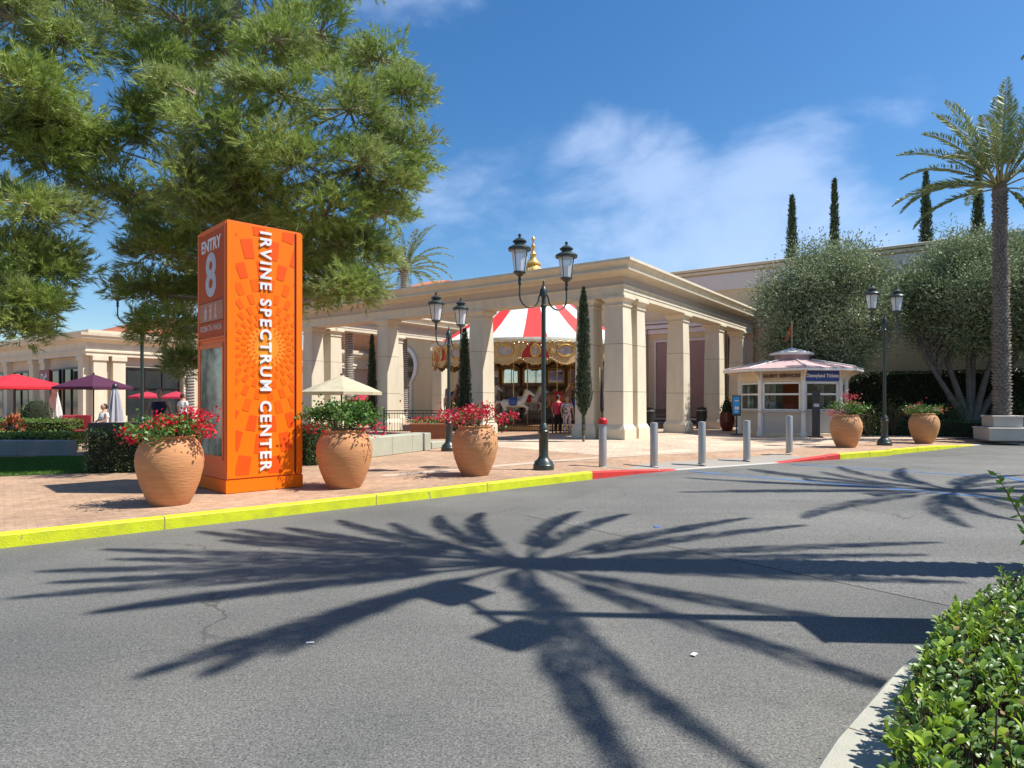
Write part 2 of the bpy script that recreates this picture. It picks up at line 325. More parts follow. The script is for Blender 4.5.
t_.links.new(_a.outputs[0], _m.inputs[0]); t_.links.new(_t.outputs[0], _m.inputs[1]); t_.links.new(_g.outputs[0], _m.inputs[2]); t_.links.new(_m.outputs[0], _o.inputs[0])

# ------------------------------------------------------------------ ground
def sheet(name, pts, m, z=None):
    me = bpy.data.meshes.new(name); me.from_pydata([(p[0], p[1], p[2] if z is None else z) for p in pts], [], [tuple(range(len(pts)))]); me.materials.append(m)
    if me.polygons[0].normal.z < 0: me.flip_normals()
    o = bpy.data.objects.new(name, me); C.objects.link(o); o['kind'] = 'structure'; return o
sheet('road', [(-700, -300, 0), (700, -300, 0), (700, 900, 0), (-700, 900, 0)], ASPH)
# kerb line: x, y, height above the road
KL = [(-20, -4, .15), (-11, 2.36, .15), (-5.51, 7.0, .15), (-3.28, 8.86, .15), (-1.07, 10.75, .15), (.1, 11.78, .15), (1.62, 13.1, .15), (2.6, 13.95, .09), (3.75, 14.8, .012), (5.2, 15.6, .012), (6.75, 16.45, .012), (7.8, 17.0, .08), (8.84, 17.5, .15), (10.95, 18.75, .15), (11.05, 18.95, .15), (13.6, 20.8, .13), (16.2, 22.8, .02), (19.2, 24.3, .012), (45, 38, .012)]
def offs(L, w):
    out = []
    for i, p in enumerate(L):
        a = Vector(L[max(i-1, 0)][:2]); b = Vector(L[min(i+1, len(L)-1)][:2]); d = (b-a).normalized(); out.append((p[0]-d.y*w, p[1]+d.x*w))
    return out
K2 = offs(KL, .15); K3 = offs(KL, 1.9)
def kerb(name, i0, i1, m):
    mb = MB(); rr = []
    for i in range(i0, i1+1):
        x, y, h = KL[i]; h += .004; a, b = K2[i]; c = (x*.8+a*.2, y*.8+b*.2)
        rr.append([(x-.0, y, -.05), (x, y, h-.02), (x*.93+a*.07, y*.93+b*.07, h-.004), (c[0], c[1], h), (a, b, h), (a, b, -.05)])
    mb.rings(rr); o = mb.build(name, m, smooth=False); o['kind'] = 'structure'; return o
def paint_chip(m, under, amt):
    t = m.node_tree; b = t.nodes['Principled BSDF']; src = b.inputs['Base Color'].links[0].from_socket
    co = t.nodes.new('ShaderNodeTexCoord').outputs['Object']; n = t.nodes.new('ShaderNodeTexNoise'); n.inputs['Scale'].default_value = 5; n.inputs['Detail'].default_value = 9; n.inputs['Roughness'].default_value = .72; t.links.new(co, n.inputs[0])
    r = t.nodes.new('ShaderNodeMapRange'); r.inputs[1].default_value = amt; r.inputs[2].default_value = amt+.03; t.links.new(n.outputs[0], r.inputs[0])
    x = t.nodes.new('ShaderNodeMix'); x.data_type = 'RGBA'; t.links.new(r.outputs[0], x.inputs[0]); t.links.new(src, x.inputs[6]); x.inputs[7].default_value = (*under, 1); t.links.new(x.outputs[2], b.inputs['Base Color'])
paint_chip(YEL, (.30, .29, .16), .635); paint_chip(RED, (.34, .26, .22), .62)
kerb('kerb_yellow', 0, 6, YEL); kerb('kerb_red', 6, 8, RED); kerb('kerb_flush', 8, 10, CONC); kerb('kerb_red', 10, 12, RED); kerb('kerb_yellow', 12, 13, YEL); kerb('kerb_yellow', 14, 16, YEL); kerb('kerb_concrete', 16, 18, CONC)
mb = MB()
vs_ = [(K2[i][0], K2[i][1], KL[i][2]) for i in range(len(KL))]+[(K3[i][0], K3[i][1], .15) for i in range(len(KL))]; n = len(KL)
mb.add(vs_, [(i, i+1, n+i+1, n+i) for i in range(n-1)]); o = mb.build('pavement_edge', PAVE); o['kind'] = 'structure'
sheet('pavement', [(a, b, .15) for a, b in K3]+[(45, 120, .15), (-120, 120, .15), (-120, -4, .15)], PAVE)
jb = MB()
for i, n_ in ((1, 3), (2, 1), (3, 1), (4, 1), (11, 1), (12, 1), (14, 1), (15, 1)):
    for k in range(n_):
        f = (k+.6)/n_ if n_ > 1 else .55; a = Vector(KL[i]).lerp(Vector(KL[i+1]), f); b = Vector((*K2[i], KL[i][2])).lerp(Vector((*K2[i+1], KL[i+1][2])), f); d = (b-a); rz = math.atan2(d.y, d.x); c = (a+b)/2
        jb.box((c.x, c.y, c.z/2+.003), (d.length+.006, .009, c.z+.006), rz)
o = jb.build('kerb_joints', GROOVE); o['kind'] = 'structure'
# tactile strip and bands
def quadpx(name, pp, z, m): return sheet(name, [at(x, y, z) for x, y in pp], m)
tb = MB(); rows = [[], [], []]
for i in range(7, 12):
    for r, (w, lift) in enumerate(((.16, .004), (.95, .004))):
        a, b = offs(KL, w)[i]; f = (w-.15)/1.75; rows[r].append((a, b, KL[i][2]*(1-f)+.15*f+lift))
tb.add(rows[0]+rows[1], [(i, i+1, 5+i+1, 5+i) for i in range(4)])
TACT = mat('tactile_grey', (.36, .32, .27), .8, (.25, .225, .19), 30, .5, 40); o = tb.build('tactile_strip', TACT); o['kind'] = 'structure'
TH = math.atan2(-.58, .8146); PO = Vector((4.06, 23.4, 0)); UX = Vector((.8146, -.58, 0)); VY = Vector((.58, .8146, 0))
def loc(x, y, z=0): return PO+UX*x+VY*y+Vector((0, 0, z))
# diagonal pavers round the portico with a pale band
_k = offs(KL, 2.35)
sheet('paving_court', [loc(-3.2, -5.0, .154)]+[Vector((*_k[i], .154)) for i in range(8, 16)]+[loc(12, 12, .154), loc(-3.2, 9, .154)], PAVE2)
_a, _b = offs(KL, 2.0), offs(KL, 2.3)
sheet('paving_band', [(*_a[i], .155) for i in range(4, 16)]+[(*_b[i], .155) for i in range(15, 3, -1)], BANDM)
for a, b in (((-3.45, -5), (-3.2, 9)),):
    sheet('paving_band', [loc(a[0], a[1], .155), loc(b[0], a[1], .155), loc(b[0], b[1], .155), loc(a[0], b[1], .155)], BANDM)
sheet('paving_band', [loc(-22, -.35-.9, .158), loc(-3.45, -.35-.9, .158), loc(-3.45, -.9, .158), loc(-22, -.9, .158)], BANDM)
# worn lighter asphalt with a straight seam
sheet('asphalt_worn', [at(524, 515, .004), at(951, 606, .004), (14, 6, .004), (30, 14, .004), (30, 26, .004), at(1000, 453, .004), at(800, 466, .004), at(640, 478, .004)], ASPH2)
# blue parking marks
def stripe(name, a, b, w, m, z=.008):
    a = Vector(a); b = Vector(b); d = (b-a); d.z = 0; d.normalize(); s = Vector((-d.y, d.x, 0))*w/2
    o = sheet(name, [(p.x, p.y, z) for p in (a-s, b-s, b+s, a+s)], m); return o
stripe('blue_marking', at(690, 471.5, 0), at(1180, 514, 0), .12, BLUEP)
stripe('blue_marking', at(792, 464.5, 0), at(1150, 487, 0), .12, BLUEP)
for k, px in ((1, 1000), (2, 1110), (3, 1240)):
    stripe('blue_marking', at(px, 471+k*5.2, 0), at(px+75+k*25, 493+k*7, 0), .10, BLUEP, .011)
# near planter: kerb, soil
PK = [(-.56, .2), (.65, 1.95), (1.37, 2.80), (2.10, 3.56), (3.06, 4.42), (4.12, 5.28), (6.4, 7.0), (10, 8.9), (15, 10.6), (30, 14)]
def offr(L, w): return [(a, b) for a, b in offs([(x, y, 0) for x, y in L], -w)]
P2 = offr(PK, .27); mb = MB(); mb.rings([[(PK[i][0], PK[i][1], -.05), (PK[i][0]*.98+P2[i][0]*.02, PK[i][1]*.98+P2[i][1]*.02, .12), (PK[i][0]*.88+P2[i][0]*.12, PK[i][1]*.88+P2[i][1]*.12, .15), (P2[i][0], P2[i][1], .15), (P2[i][0], P2[i][1], -.05)] for i in range(len(PK))])
for i in range(2): pass
o = mb.build('planter_kerb', mat('kerb_stone', (.44, .43, .35), .9, (.34, .33, .27), 3, .3, 90)); o['kind'] = 'structure'
for f in (.35,):
    a = Vector((*PK[2], 0)).lerp(Vector((*PK[3], 0)), .13); b = Vector((*P2[2], 0)).lerp(Vector((*P2[3], 0)), .13)
    stripe('kerb_joint', a, b, .008, GROOVE, .1525)
sheet('soil', [(a, b, .11) for a, b in P2]+[(30, -6, .11), (-.4, -6, .11)], SOIL)
# lawn
LAWNM = mat('lawn_soil', (.035, .06, .012), .95, None, 8)
LP = [at(-60, 479), at(93, 473), at(92, 456.5), at(-60, 459)]; o = sheet('lawn', [(p.x, p.y, .156) for p in LP], LAWNM)
GR = mat('grass', (.14, .27, .03), .7, (.07, .15, .018), 3, island=True, tl=.2)
n = 26000; u, w = RNG.random((n, 1)), RNG.random((n, 1)); A, B, Cc, Dd = [np.array(p) for p in LP]
P = (A*(1-u)+B*u)*(1-w)+(Dd*(1-u)+Cc*u)*w; P[:, 2] = .15
g = leaves('grass_blades', P, rdir(n, 1.6), RNG.uniform(.03, .065, n), .008, GR); setp(g, 'short mown green grass of the small lawn at the far left', 'grass', kind='stuff')

# ------------------------------------------------------------------ portico
pt = thing('portico', 'long open stone portico with square columns wrapping round the carousel', 'portico', PO, TH)
def column(x, y):
    mb = MB()
    prof = [(.56, .66), (.40, .72), (.395, 1.9), (.385, 3.65), (.345, 5.02), (.345, 5.08)]
    rr = [[(x-a, y-a, z), (x+a, y-a, z), (x+a, y+a, z), (x-a, y+a, z)] for a, z in ((.40, .70), (.395, 1.895), (.388, 1.90), (.388, 1.912), (.395, 1.917), (.38, 3.645), (.373, 3.65), (.373, 3.662), (.38, 3.667), (.345, 5.04))]
    mb.rings(rr); mb.box((x, y-.3905, 1.3), (.008, .004, 1.15), mi=1); mb.box((x, y, 1.906), (.793, .793, .014), mi=1); mb.box((x, y, 3.656), (.763, .763, .014), mi=1)
    c = mb.build('column', [STONE, GROOVE], pt)
    b = MB(); b.box((x, y, .345), (1.0, 1.0, .39), bev=.012); b.rings([[(x-a, y-a, z), (x+a, y-a, z), (x+a, y+a, z), (x-a, y+a, z)] for a, z in ((.48, .54), (.48, .565), (.405, .70))]); b.build('base', STONE, c)
    k = MB(); k.rings([[(x-a, y-a, z), (x+a, y-a, z), (x+a, y+a, z), (x-a, y+a, z)] for a, z in ((.345, 5.03), (.385, 5.045), (.39, 5.09), (.35, 5.11), (.35, 5.17), (.38, 5.22), (.455, 5.29), (.475, 5.31), (.475, 5.398))]); k.build('capital', STONE, c)
FX = [-.5, -1.72, -6.95, -12.65, -18.25]; RY = [1.72, 6.48, 11.4, 15.45]
for x in FX: column(x, .5)
for y in RY: column(-.5, y)
for y in (1.72, 6.4, 10.6, 15.3): column(-18.25, y)
XL, XR, YF, YB, HW = -18.25, -.5, .5, 17.2, .42
def Uo(p): return [(XL-HW-p, YF-HW-p), (XR+HW+p, YF-HW-p), (XR+HW+p, YB), (XR-HW-p, YB), (XR-HW-p, YF+HW+p), (XL+HW+p, YF+HW+p), (XL+HW+p, YB), (XL-HW-p, YB)]
def band(name, prof, m):
    mb = MB(); mb.rings([[(x, y, z) for x, y in Uo(p)] for p, z in prof]); return mb.build(name, m, pt)
band('architrave', [(0, 5.4), (.0, 5.56), (.02, 5.56), (.02, 5.73), (.07, 5.75), (.07, 5.79), (0, 5.80)], STONE)
band('frieze', [(-.02, 5.80), (-.02, 6.10)], STONE2)
band('cornice', [(-.02, 6.10), (.03, 6.11), (.05, 6.15), (.16, 6.20), (.33, 6.235), (.36, 6.24), (.37, 6.30), (.30, 6.31), (.30, 6.40), (.34, 6.46), (.42, 6.52), (.46, 6.56), (.46, 6.655), (.2, 6.66), (.0, 6.66)], STONE)

# building behind (local frame of the portico)
bb = thing('shop_building', 'tall cream building with a pale parapet band behind the portico and olive trees', 'building', PO, TH)
mb = MB(); mb.box((15.0, 24.1, 4.75), (92, 14, 9.5)); mb.build('wall', WALLB, bb)
mb = MB(); mb.box((15.0, 17.05, 8.55), (92, .10, .95)); mb.build('parapet_band', PALEB, bb)
mb = MB(); mb.box((15.0, 17.0, 9.4), (92.2, .35, .16), bev=.03); mb.box((15.0, 17.03, 9.2), (92.1, .2, .16)); mb.build('parapet_coping', STONE, bb)
mb = MB(); mb.box((-9.4, 16.95, 6.15), (20.5, .35, .22)); mb.box((-9.4, 17.0, 5.85), (20.5, .2, .28)); mb.box((-9.4, 16.98, 6.42), (20.5, .28, .10)); mb.build('string_course', PALEB, bb)
for x0, x1 in ((-6.0, -2.7), (-10.6, -7.3), (-15.2, -11.9)):
    m_ = (x0+x1)/2; w = x1-x0
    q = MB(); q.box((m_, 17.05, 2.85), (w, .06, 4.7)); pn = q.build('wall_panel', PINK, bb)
    q = MB()
    for (cx, cz, dx, dz) in ((m_, 5.26, w+.24, .12), (m_, .44, w+.24, .12), (x0-.06, 2.85, .12, 4.7), (x1+.06, 2.85, .12, 4.7)): q.box((cx, 17.0, cz), (dx, .12, dz))
    q.build('panel_frame', PALEB, pn)
    q = MB()   # raised diamond lattice
    for k in range(-6, 14):
        for sg in (1, -1):
            a = x0+k*.6; pts = []
            for s_ in np.linspace(0, 4.7, 20):
                xx = a+sg*s_*.62+(0 if sg > 0 else 0)
                if x0 < xx < x1: pts.append((xx, 17.015, .5+s_))
            if len(pts) > 1: q.tube([pts[0], pts[-1]], .012, 4)
    q.build('lattice', mat('pink_lattice', (.55, .38, .33), .9), pn)
q = MB()
for k in range(12): q.box((-7+k*3.9, 17.098, 4.1), (.02, .01, 7.7))
q.box((15.0, 17.097, 5.0), (91, .01, .02)); q.build('stucco_joints', mat('stucco_joint', (.42, .33, .2), .9), bb)
q = MB(); q.box((-9.4, 17.02, .3), (20.5, .14, .55)); q.build('base_course', mat('dark_base', (.10, .07, .06), .8), bb)
for x in (-6.9, -1.95, -.35, .55): q = MB(); q.box((x, 16.95, 3.1), (.62, .3, 6.0)); q.box((x, 16.93, .42), (.74, .38, .6)); q.box((x, 16.93, 5.85), (.74, .38, .3)); q.build('pilaster', STONE2, bb)
q = MB(); q.box((-1.15, 17.04, 2.7), (.75, .08, 5.2)); dr = q.build('doorway', FRAME, bb)  # near-black slab: shade inside the open doorway put into its colour
for x, w in ((8.4, 2.4), (13.8, 2.4)):
    q = MB(); q.box((x+10, 17.05, 5.2), (w, .08, 1.4)); q.build('window', DGLASS, bb)
mb = MB(); mb.box((-9.5, 14.2, .20), (9, 5.2, .12), bev=.015); mb.build('step', CONC, bb)
vent = MB(); vent.box((8.6, 17.0, 8.55), (.9, .06, .7)); 
vo_ = vent.build('vent', mat('vent_grey', (.30, .30, .32), .6), bb)
for k in range(5):
    pass

# restaurant at the far left
RO = Vector((-24.7, 38, 0)); rb = thing('restaurant_building', 'cream single storey restaurant with pilasters, dark windows and red tiled roof at far left', 'building', RO, TH)
mb = MB(); mb.box((-16, 11, 2.6), (32, 22, 5.2)); mb.build('wall', WALLC, rb)
def ringband(prof, name, m, x0=-32, y1=22):
    q = MB(); q.rings([[(x0, -p, z), (p, -p, z), (p, y1, z), (x0, y1, z)] for p, z in prof]); q.build(name, m, rb)
ringband([(.30, 4.2), (.30, 4.40), (.36, 4.42), (.36, 4.52), (.28, 4.54), (.28, 4.95), (.34, 5.0), (.62, 5.18), (.64, 5.30), (.70, 5.34), (.72, 5.50)], 'cornice', STONE)
ringband([(.1, 5.50), (.1, 5.72)], 'parapet', WALLC)
def pil(x, y, front=True):
    q = MB(); w = (.7, .3) if front else (.3, .7); c = (x, -.15) if front else (.15, y)
    q.box((c[0], c[1], 2.2), (w[0], w[1], 4.0)); q.box((c[0], c[1], .4), (w[0]+.14, w[1]+.14, .5)); q.box((c[0], c[1], 4.06), (w[0]+.14, w[1]+.14, .26)); q.build('pilaster', STONE, rb)
for x in (-.45, -6.1, -8.0, -12.6, -18, -24): pil(x, 0)
for y in (.45, 1.5, 5.75, 8.2, 12.2): pil(0, y, False)
def rwin(x0, x1, z0, z1, side=False, y0=0, y1=0, mull=2):
    q = MB()
    if not side: q.box(((x0+x1)/2, -.02, (z0+z1)/2), (x1-x0, .12, z1-z0)); w = q.build('window', DGLASS, rb)
    else: q.box((.02, (y0+y1)/2, (z0+z1)/2), (.12, y1-y0, z1-z0)); w = q.build('window', DGLASS, rb)
    f = MB(); L_ = (x1-x0) if not side else (y1-y0); a0 = x0 if not side else y0
    def bx(a, c, da, dc):
        if not side: f.box((a, -.09, c), (da, .1, dc))
        else: f.box((.09, a, c), (.1, da, dc))
    bx(a0+L_/2, z1-.04, L_, .1); bx(a0+L_/2, z0+.04, L_, .1); bx(a0+L_/2, z0+(z1-z0)*.62, L_, .08)
    for k in range(mull+1): bx(a0+L_*k/mull, (z0+z1)/2, .09, z1-z0-.01)
    f.build('frame', FRAME, w)
rwin(-3.4, -1.1, .3, 3.55, mull=2); rwin(-11.6, -9.0, .3, 3.5); rwin(-5.3, -4.0, .3, 3.5, mull=1); rwin(-17, -13.6, .3, 3.5); rwin(-23, -19, .3, 3.5)
rwin(0, 0, .3, 3.6, True, 2.0, 5.2, 3); rwin(0, 0, .3, 3.6, True, 8.9, 11.6, 3)
q = MB(); q.rings([[(-13, 3, 5.5), (-1.2, 3, 5.5), (-1.2, 14, 5.5), (-13, 14, 5.5)], [(-13.3, 2.7, 5.85), (-.9, 2.7, 5.85), (-.9, 14.3, 5.85), (-13.3, 14.3, 5.85)], [(-9, 7, 7.4), (-5, 7, 7.4), (-5, 9, 7.4), (-9, 9, 7.4)]]); rf = q.build('roof', TILE, rb)
q = MB()
for k in range(40): q.tube([(-13+k*.305, 2.68, 5.88), (-9.2+(-13+k*.305+13)*.34, 6.9, 7.42)], .06, 6)
for k in range(36): q.tube([(-.88, 3+k*.31, 5.88), (-4.95, 7+k*.055, 7.42)], .06, 6)
q.build('tile_ribs', TILE, rf)
q = MB(); q.box((-3.6, -1.0, 2.95), (1.5, .12, .95), bev=.02); sg_ = q.build('shop_sign', mat('sign_red', (.25, .012, .02), .45), rb)
text('lettering', 'Ds*', .62, LETW, sg_, plane_M((-3.62, -1.063, 2.93), (1, 0, 0)), bold=.01)
q = MB(); q.box((-2.7, -.9, 2.35), (3.6, 1.7, .12)); q.build('canopy', mat('canopy_tan', (.38, .28, .18), .7), rb)

# terracotta pavilion and keyhole arcade between restaurant and portico
ar = thing('arcade_building', 'distant cream arcade with white keyhole arch seen between the portico columns', 'building', PO, TH)
mb = MB(); mb.box((-24.6, 19.0, 4.2), (14.4, 3.7, 8.3)); mb.build('wall', WALLC, ar)
def keyhole(s=1.0, n=24):
    p = [(-1.05*s, .15), ] ; p = [(-.95*s, .15), (-.95*s, 3.0), (-1.15*s, 3.35)]
    for k in range(n+1):
        a = R_(205)-R_(230)*k/n; p.append((1.45*s*math.cos(a), 4.35+1.45*s*math.sin(a)))
    p += [(1.15*s, 3.35), (.95*s, 3.0), (.95*s, .15)]; return p
q = MB(); q.extr(keyhole(1.0), Matrix.Translation((-28.3, 17.06, 0)), .06); q.build('arch_shade_panel', DGLASS, ar)  # flat dark panel stands in for the shaded interior behind the arch
q = MB(); o_, i_ = keyhole(1.24), keyhole(1.0); nn = len(o_)
q.add([(-28.3+x, 16.95, z) for x, z in o_]+[(-28.3+x, 16.95, z) for x, z in i_]+[(-28.3+x, 17.12, z) for x, z in o_]+[(-28.3+x, 17.12, z) for x, z in i_],
    [(i, i+1, nn+i+1, nn+i) for i in range(nn-1)]+[(i, i+1, 2*nn+i+1, 2*nn+i) for i in range(nn-1)]+[(nn+i, nn+i+1, 3*nn+i+1, 3*nn+i) for i in range(nn-1)]); q.build('arch_trim', WHITE, ar)
q = MB()
for dx in (-.5, .2): q.box((-28.3+dx, 17.03, 2.0), (.05, .05, 1.6))
q.box((-28.3, 17.03, 2.8), (1.9, .05, .06)); q.box((-28.3, 17.03, 1.2), (1.9, .05, .06)); q.build('window_bars', WHITE, ar)
tp = thing('terracotta_pavilion', 'terracotta coloured wall with a white framed window beside the arcade', 'building', PO, TH)
mb = MB(); mb.box((-33.4, 18.4, 4.1), (6.4, 3.6, 8.1)); mb.build('wall', TERRW, tp)
q = MB(); q.box((-31.7, 16.56, 1.9), (1.5, .08, 1.6)); w_ = q.build('window', DGLASS, tp)
q = MB()
for dx in (-.75, 0, .75): q.box((-31.7+dx, 16.5, 1.9), (.1, .1, 1.7))
for dz in (1.1, 1.9, 2.7): q.box((-31.7, 16.51, dz), (1.6, .08, .1))
q.build('frame', WHITE, w_)
# distant tiled roof rising above the portico
dr_ = thing('tiled_tower', 'low round tower with a clay tile roof just visible above the portico', 'building', atd(446, 70, -.6))
q = MB(); q.lathe([(5.6, 0), (5.6, 13.0)], 28); q.build('wall', WALLC, dr_)
q = MB(); q.lathe([(5.9, 12.9), (6.3, 12.95), (6.3, 13.1), (3.2, 14.3), (.4, 14.9), (.05, 15.1)], 28); rf2 = q.build('roof', TILE, dr_)
q = MB()
for k in range(56):
    a = 2*PI*k/56; q.tube([(6.3*math.cos(a), 6.3*math.sin(a), 13.14), (3.2*math.cos(a), 3.2*math.sin(a), 14.34), (.5*math.cos(a), .5*math.sin(a), 14.92)], .11, 5)
q.build('tile_ribs', TILE, rf2)
# ------------------------------------------------------------------ entrance pylon
def pylon():
    O = Vector((-4.39, 10.0, .15)); ang = math.atan2(.694, .72); w = 1.22; H = 4.21
    t = thing('entrance_pylon', 'tall square orange entrance pylon with a sunburst pattern and white lettering', 'sign', O, ang)
    # local: x along the wide sunlit face, y along the shaded face (away), face at y=0
    q = MB(); q.box((w/2, w/2, .11), (w+.03, w+.03, .20)); q.build('plinth', ORNA, t)
    q = MB(); q.box((w/2, w/2, (.215+H)/2+.0), (w, w, H-.215)); bd = q.build('body', [ORNB], t)
    q = MB(); q.box((.54, -.012, (.23+H)/2), (1.08, .024, H-.24)); fp = q.build('front_panel', ORNA, t)
    q = MB(); q.box((1.17, -.012, (.23+H)/2), (.10, .024, H-.24)); q.build('corner_strip', ORNA, t)
    q = MB(); q.box((1.102, -.004, (.23+H)/2), (.036, .008, H-.24)); q.build('seam', mat('deep_red', (.16, .01, .01), .6), t)
    cx, cz = .62, 2.30; qs = [MB() for _ in range(3)]
    x0, x1, z0, z1 = .13, 1.075, .28, H-.02
    def clip(poly):
        for ax, lim, sg in ((0, x0, 1), (0, x1, -1), (1, z0, 1), (1, z1, -1)):
            out = []
            for i in range(len(poly)):
                a, b = poly[i], poly[(i+1) % len(poly)]; ia = (a[ax]-lim)*sg >= 0; ib = (b[ax]-lim)*sg >= 0
                if ia: out.append(a)
                if ia != ib:
                    s_ = (lim-a[ax])/(b[ax]-a[ax]); out.append((a[0]+(b[0]-a[0])*s_, a[1]+(b[1]-a[1])*s_))
            poly = out
            if not poly: return poly
        return poly
    r = .20; k = 0
    while r < 2.6:
        L_ = r*.235; r2 = r+L_; nseg = 48
        for i in range(nseg):
            if (i+k) % 2: continue
            a = 2*PI*(i+.5)/nseg; hw = R_(3.2); sq = 1.0
            p = [(cx+sq*rr_*math.sin(a+s_*hw), cz+rr_*math.cos(a+s_*hw)) for rr_, s_ in ((r, -1), (r, 1), (r2*.985, 1), (r2*.985, -1))]
            p = clip(p)
            if len(p) > 2:
                idx = 1 if r < 1.05 else 2
                if r < .45: idx = 1
                qs[idx].extr(p, Matrix.Translation((0, -.0285, 0)), .003)
        r = r2+.012+r*.012; k += 1
    qs[1].build('sunburst', ORN3, fp); qs[2].build('sunburst', ORN4, fp)
    q = MB(); q.extr([(cx+.34*math.sin(a)*.9, cz+.34*math.cos(a)) for a in np.linspace(0, 2*PI, 28)[:-1]], Matrix.Translation((0, -.0262, 0)), .002); q.build('sunburst_core', mat('orange_core', (.97, .30, .005), .5), fp)
    # vertical lettering reading downwards
    M = plane_M((.585, -.036, 2.235), (0, 0, -1), (1, 0, 0))
    text('lettering', 'IRVINE SPECTRUM CENTER', .25, LETW, t, M, .012, bold=.0075, spacing=1.30)
    # shaded face at x = 0: outward -x ; its left end in the picture is y = w
    q = MB(); q.box((-.010, w/2, 3.31), (.02, w-.10, 1.66)); sp = q.build('side_panel', RUST, t)
    q = MB(); q.box((-.010, w-.025, 2.27), (.022, .05, H-.36)); q.box((-.010, .022, 2.27), (.022, .045, H-.36)); q.box((-.012, w/2, 2.435), (.02, w-.1, .03)); q.build('edge_trim', ORNB, t)
    q = MB(); q.box((.004, w/2, 2.455), (.03, w+.02, .016)); q.build('seam', mat('deep_red', (0, 0, 0)), t)
    def T(body, z, size, m=LETW, sx=1.0, **k): 
        o = text('lettering', body, size, m, sp, Matrix.Translation((-.022, w/2, z)) @ plane_M((0, 0, 0), (0, -1, 0)) @ Matrix.Diagonal((sx, 1, 1, 1)), .004, **k); return o
    T('ENTRY', 3.93, .27, bold=.007, sx=1.02); T('8', 3.42, .95, LGREY, sx=1.0, bold=.025)
    q = MB(); q.box((-.022, w/2, 2.865), (.006, w-.18, .30)); q.build('pictogram_panel', RUST2, sp)
    q = MB(); q.box((-.026, w/2+.01, 3.03), (.004, w-.14, .012)); q.box((-.026, w/2+.01, 2.70), (.004, w-.14, .012)); q.build('rule', mat('rust_dark', (.25, .04, .015), .5), sp)
    for k, dy in enumerate((.22, 0, -.22)):
        q = MB(); y = w/2+dy; q.box((-.027, y, 2.80), (.004, .09-.02*k, .10)); q.box((-.027, y, 2.89), (.004, .13-.03*k, .06)); q.ell((-.027, y, 2.955), (.004, .032, .032), 8, 6); q.box((-.027, y+.04, 2.76), (.004, .02, .07)); q.box((-.027, y-.04, 2.76), (.004, .02, .07)); q.build('pictogram', mat('pale_pink', (.72, .5, .42), .5), sp)
    T('ROBATA WASA', 2.60, .135, mat('pale_pink', (0, 0, 0)), bold=.002)
    # map case
    q = MB(); q.box((-.006, w/2, 1.42), (.016, w-.22, 1.72)); mc = q.build('map_case', mat('case_glass_glare', (.50, .54, .42), .06, (.16, .20, .16), 2.6, spec=.9, contrast=.12), t)  # reflected light put into the glass as a pale greenish mottled colour
    q = MB()
    for (y, z, dy, dz) in ((w/2, 2.31, w-.16, .06), (w/2, .54, w-.16, .06), (.10, 1.42, .05, 1.8), (w-.10, 1.42, .05, 1.8)): q.box((-.012, y, z), (.03, dy, dz))
    q.build('frame', ORNB, mc)
    q = MB(); q.box((w/2, w/2, H+.01), (w-.02, w-.02, .03)); q.build('top_cap', ORNB, t)
pylon()

# ------------------------------------------------------------------ plants
BL = mat('bougainvillea_leaf', (.13, .26, .04), .5, (.05, .12, .02), 3, island=True, tl=.2)
BF = {'red': mat('bract_red', (.80, .012, .035), .55, (.45, .006, .03), 3, island=True, tl=.3), 'crimson': mat('bract_crimson', (.70, .02, .07), .55, (.42, .01, .04), 3, island=True, tl=.3), 'pink': mat('bract_pink', (.75, .10, .12), .55, (.45, .05, .07), 3, island=True, tl=.3)}
STEM = mat('stem', (.12, .08, .045), .8)
def bush(parent, z0, r, h, nl, ncl, col, seed, clpos=None, dense=1.0, per=70, fw=.045):
    rg = np.random.default_rng(seed); q = MB(); tips = []
    for k in range(26):
        a = rg.uniform(0, 2*PI); rr = r*rg.uniform(.35, 1.0); hh = h*rg.uniform(.45, 1.0)*(1-.35*(rr/r)**2)
        p = [(0.12*math.cos(a), .12*math.sin(a), z0-.05), (rr*.45*math.cos(a), rr*.45*math.sin(a), z0+hh*.75), (rr*math.cos(a), rr*math.sin(a), z0+hh*.8)]
        q.tube(p, [.009, .006, .003], 5); tips.append(p)
    q.build('stems', STEM, parent)
    P = []
    t_ = np.array(tips); k = rg.integers(0, len(tips), nl); s_ = rg.uniform(.35, 1.1, (nl, 1))
    a = t_[k, 1]; b = t_[k, 2]; P = a*(1-s_)+b*s_+rg.normal(size=(nl, 3))*(.085, .085, .06)
    leaves('leaves', P, rdir(nl, .35), rg.uniform(.045, .085, nl), rg.uniform(.03, .05, nl), BL, parent)
    cs = clpos if clpos is not None else [t_[i % len(tips), 2]+rg.normal(size=3)*.05+(0, 0, .03) for i in range(ncl)]
    Q = np.concatenate([np.array(c)+rg.normal(size=(per, 3))*(.075, .075, .06)*dense for c in cs]); m = len(Q)
    setp(leaves('flowers', Q, rdir(m, .2), rg.uniform(.035, .06, m), rg.uniform(.03, fw, m), BF[col], parent), kind='stuff')
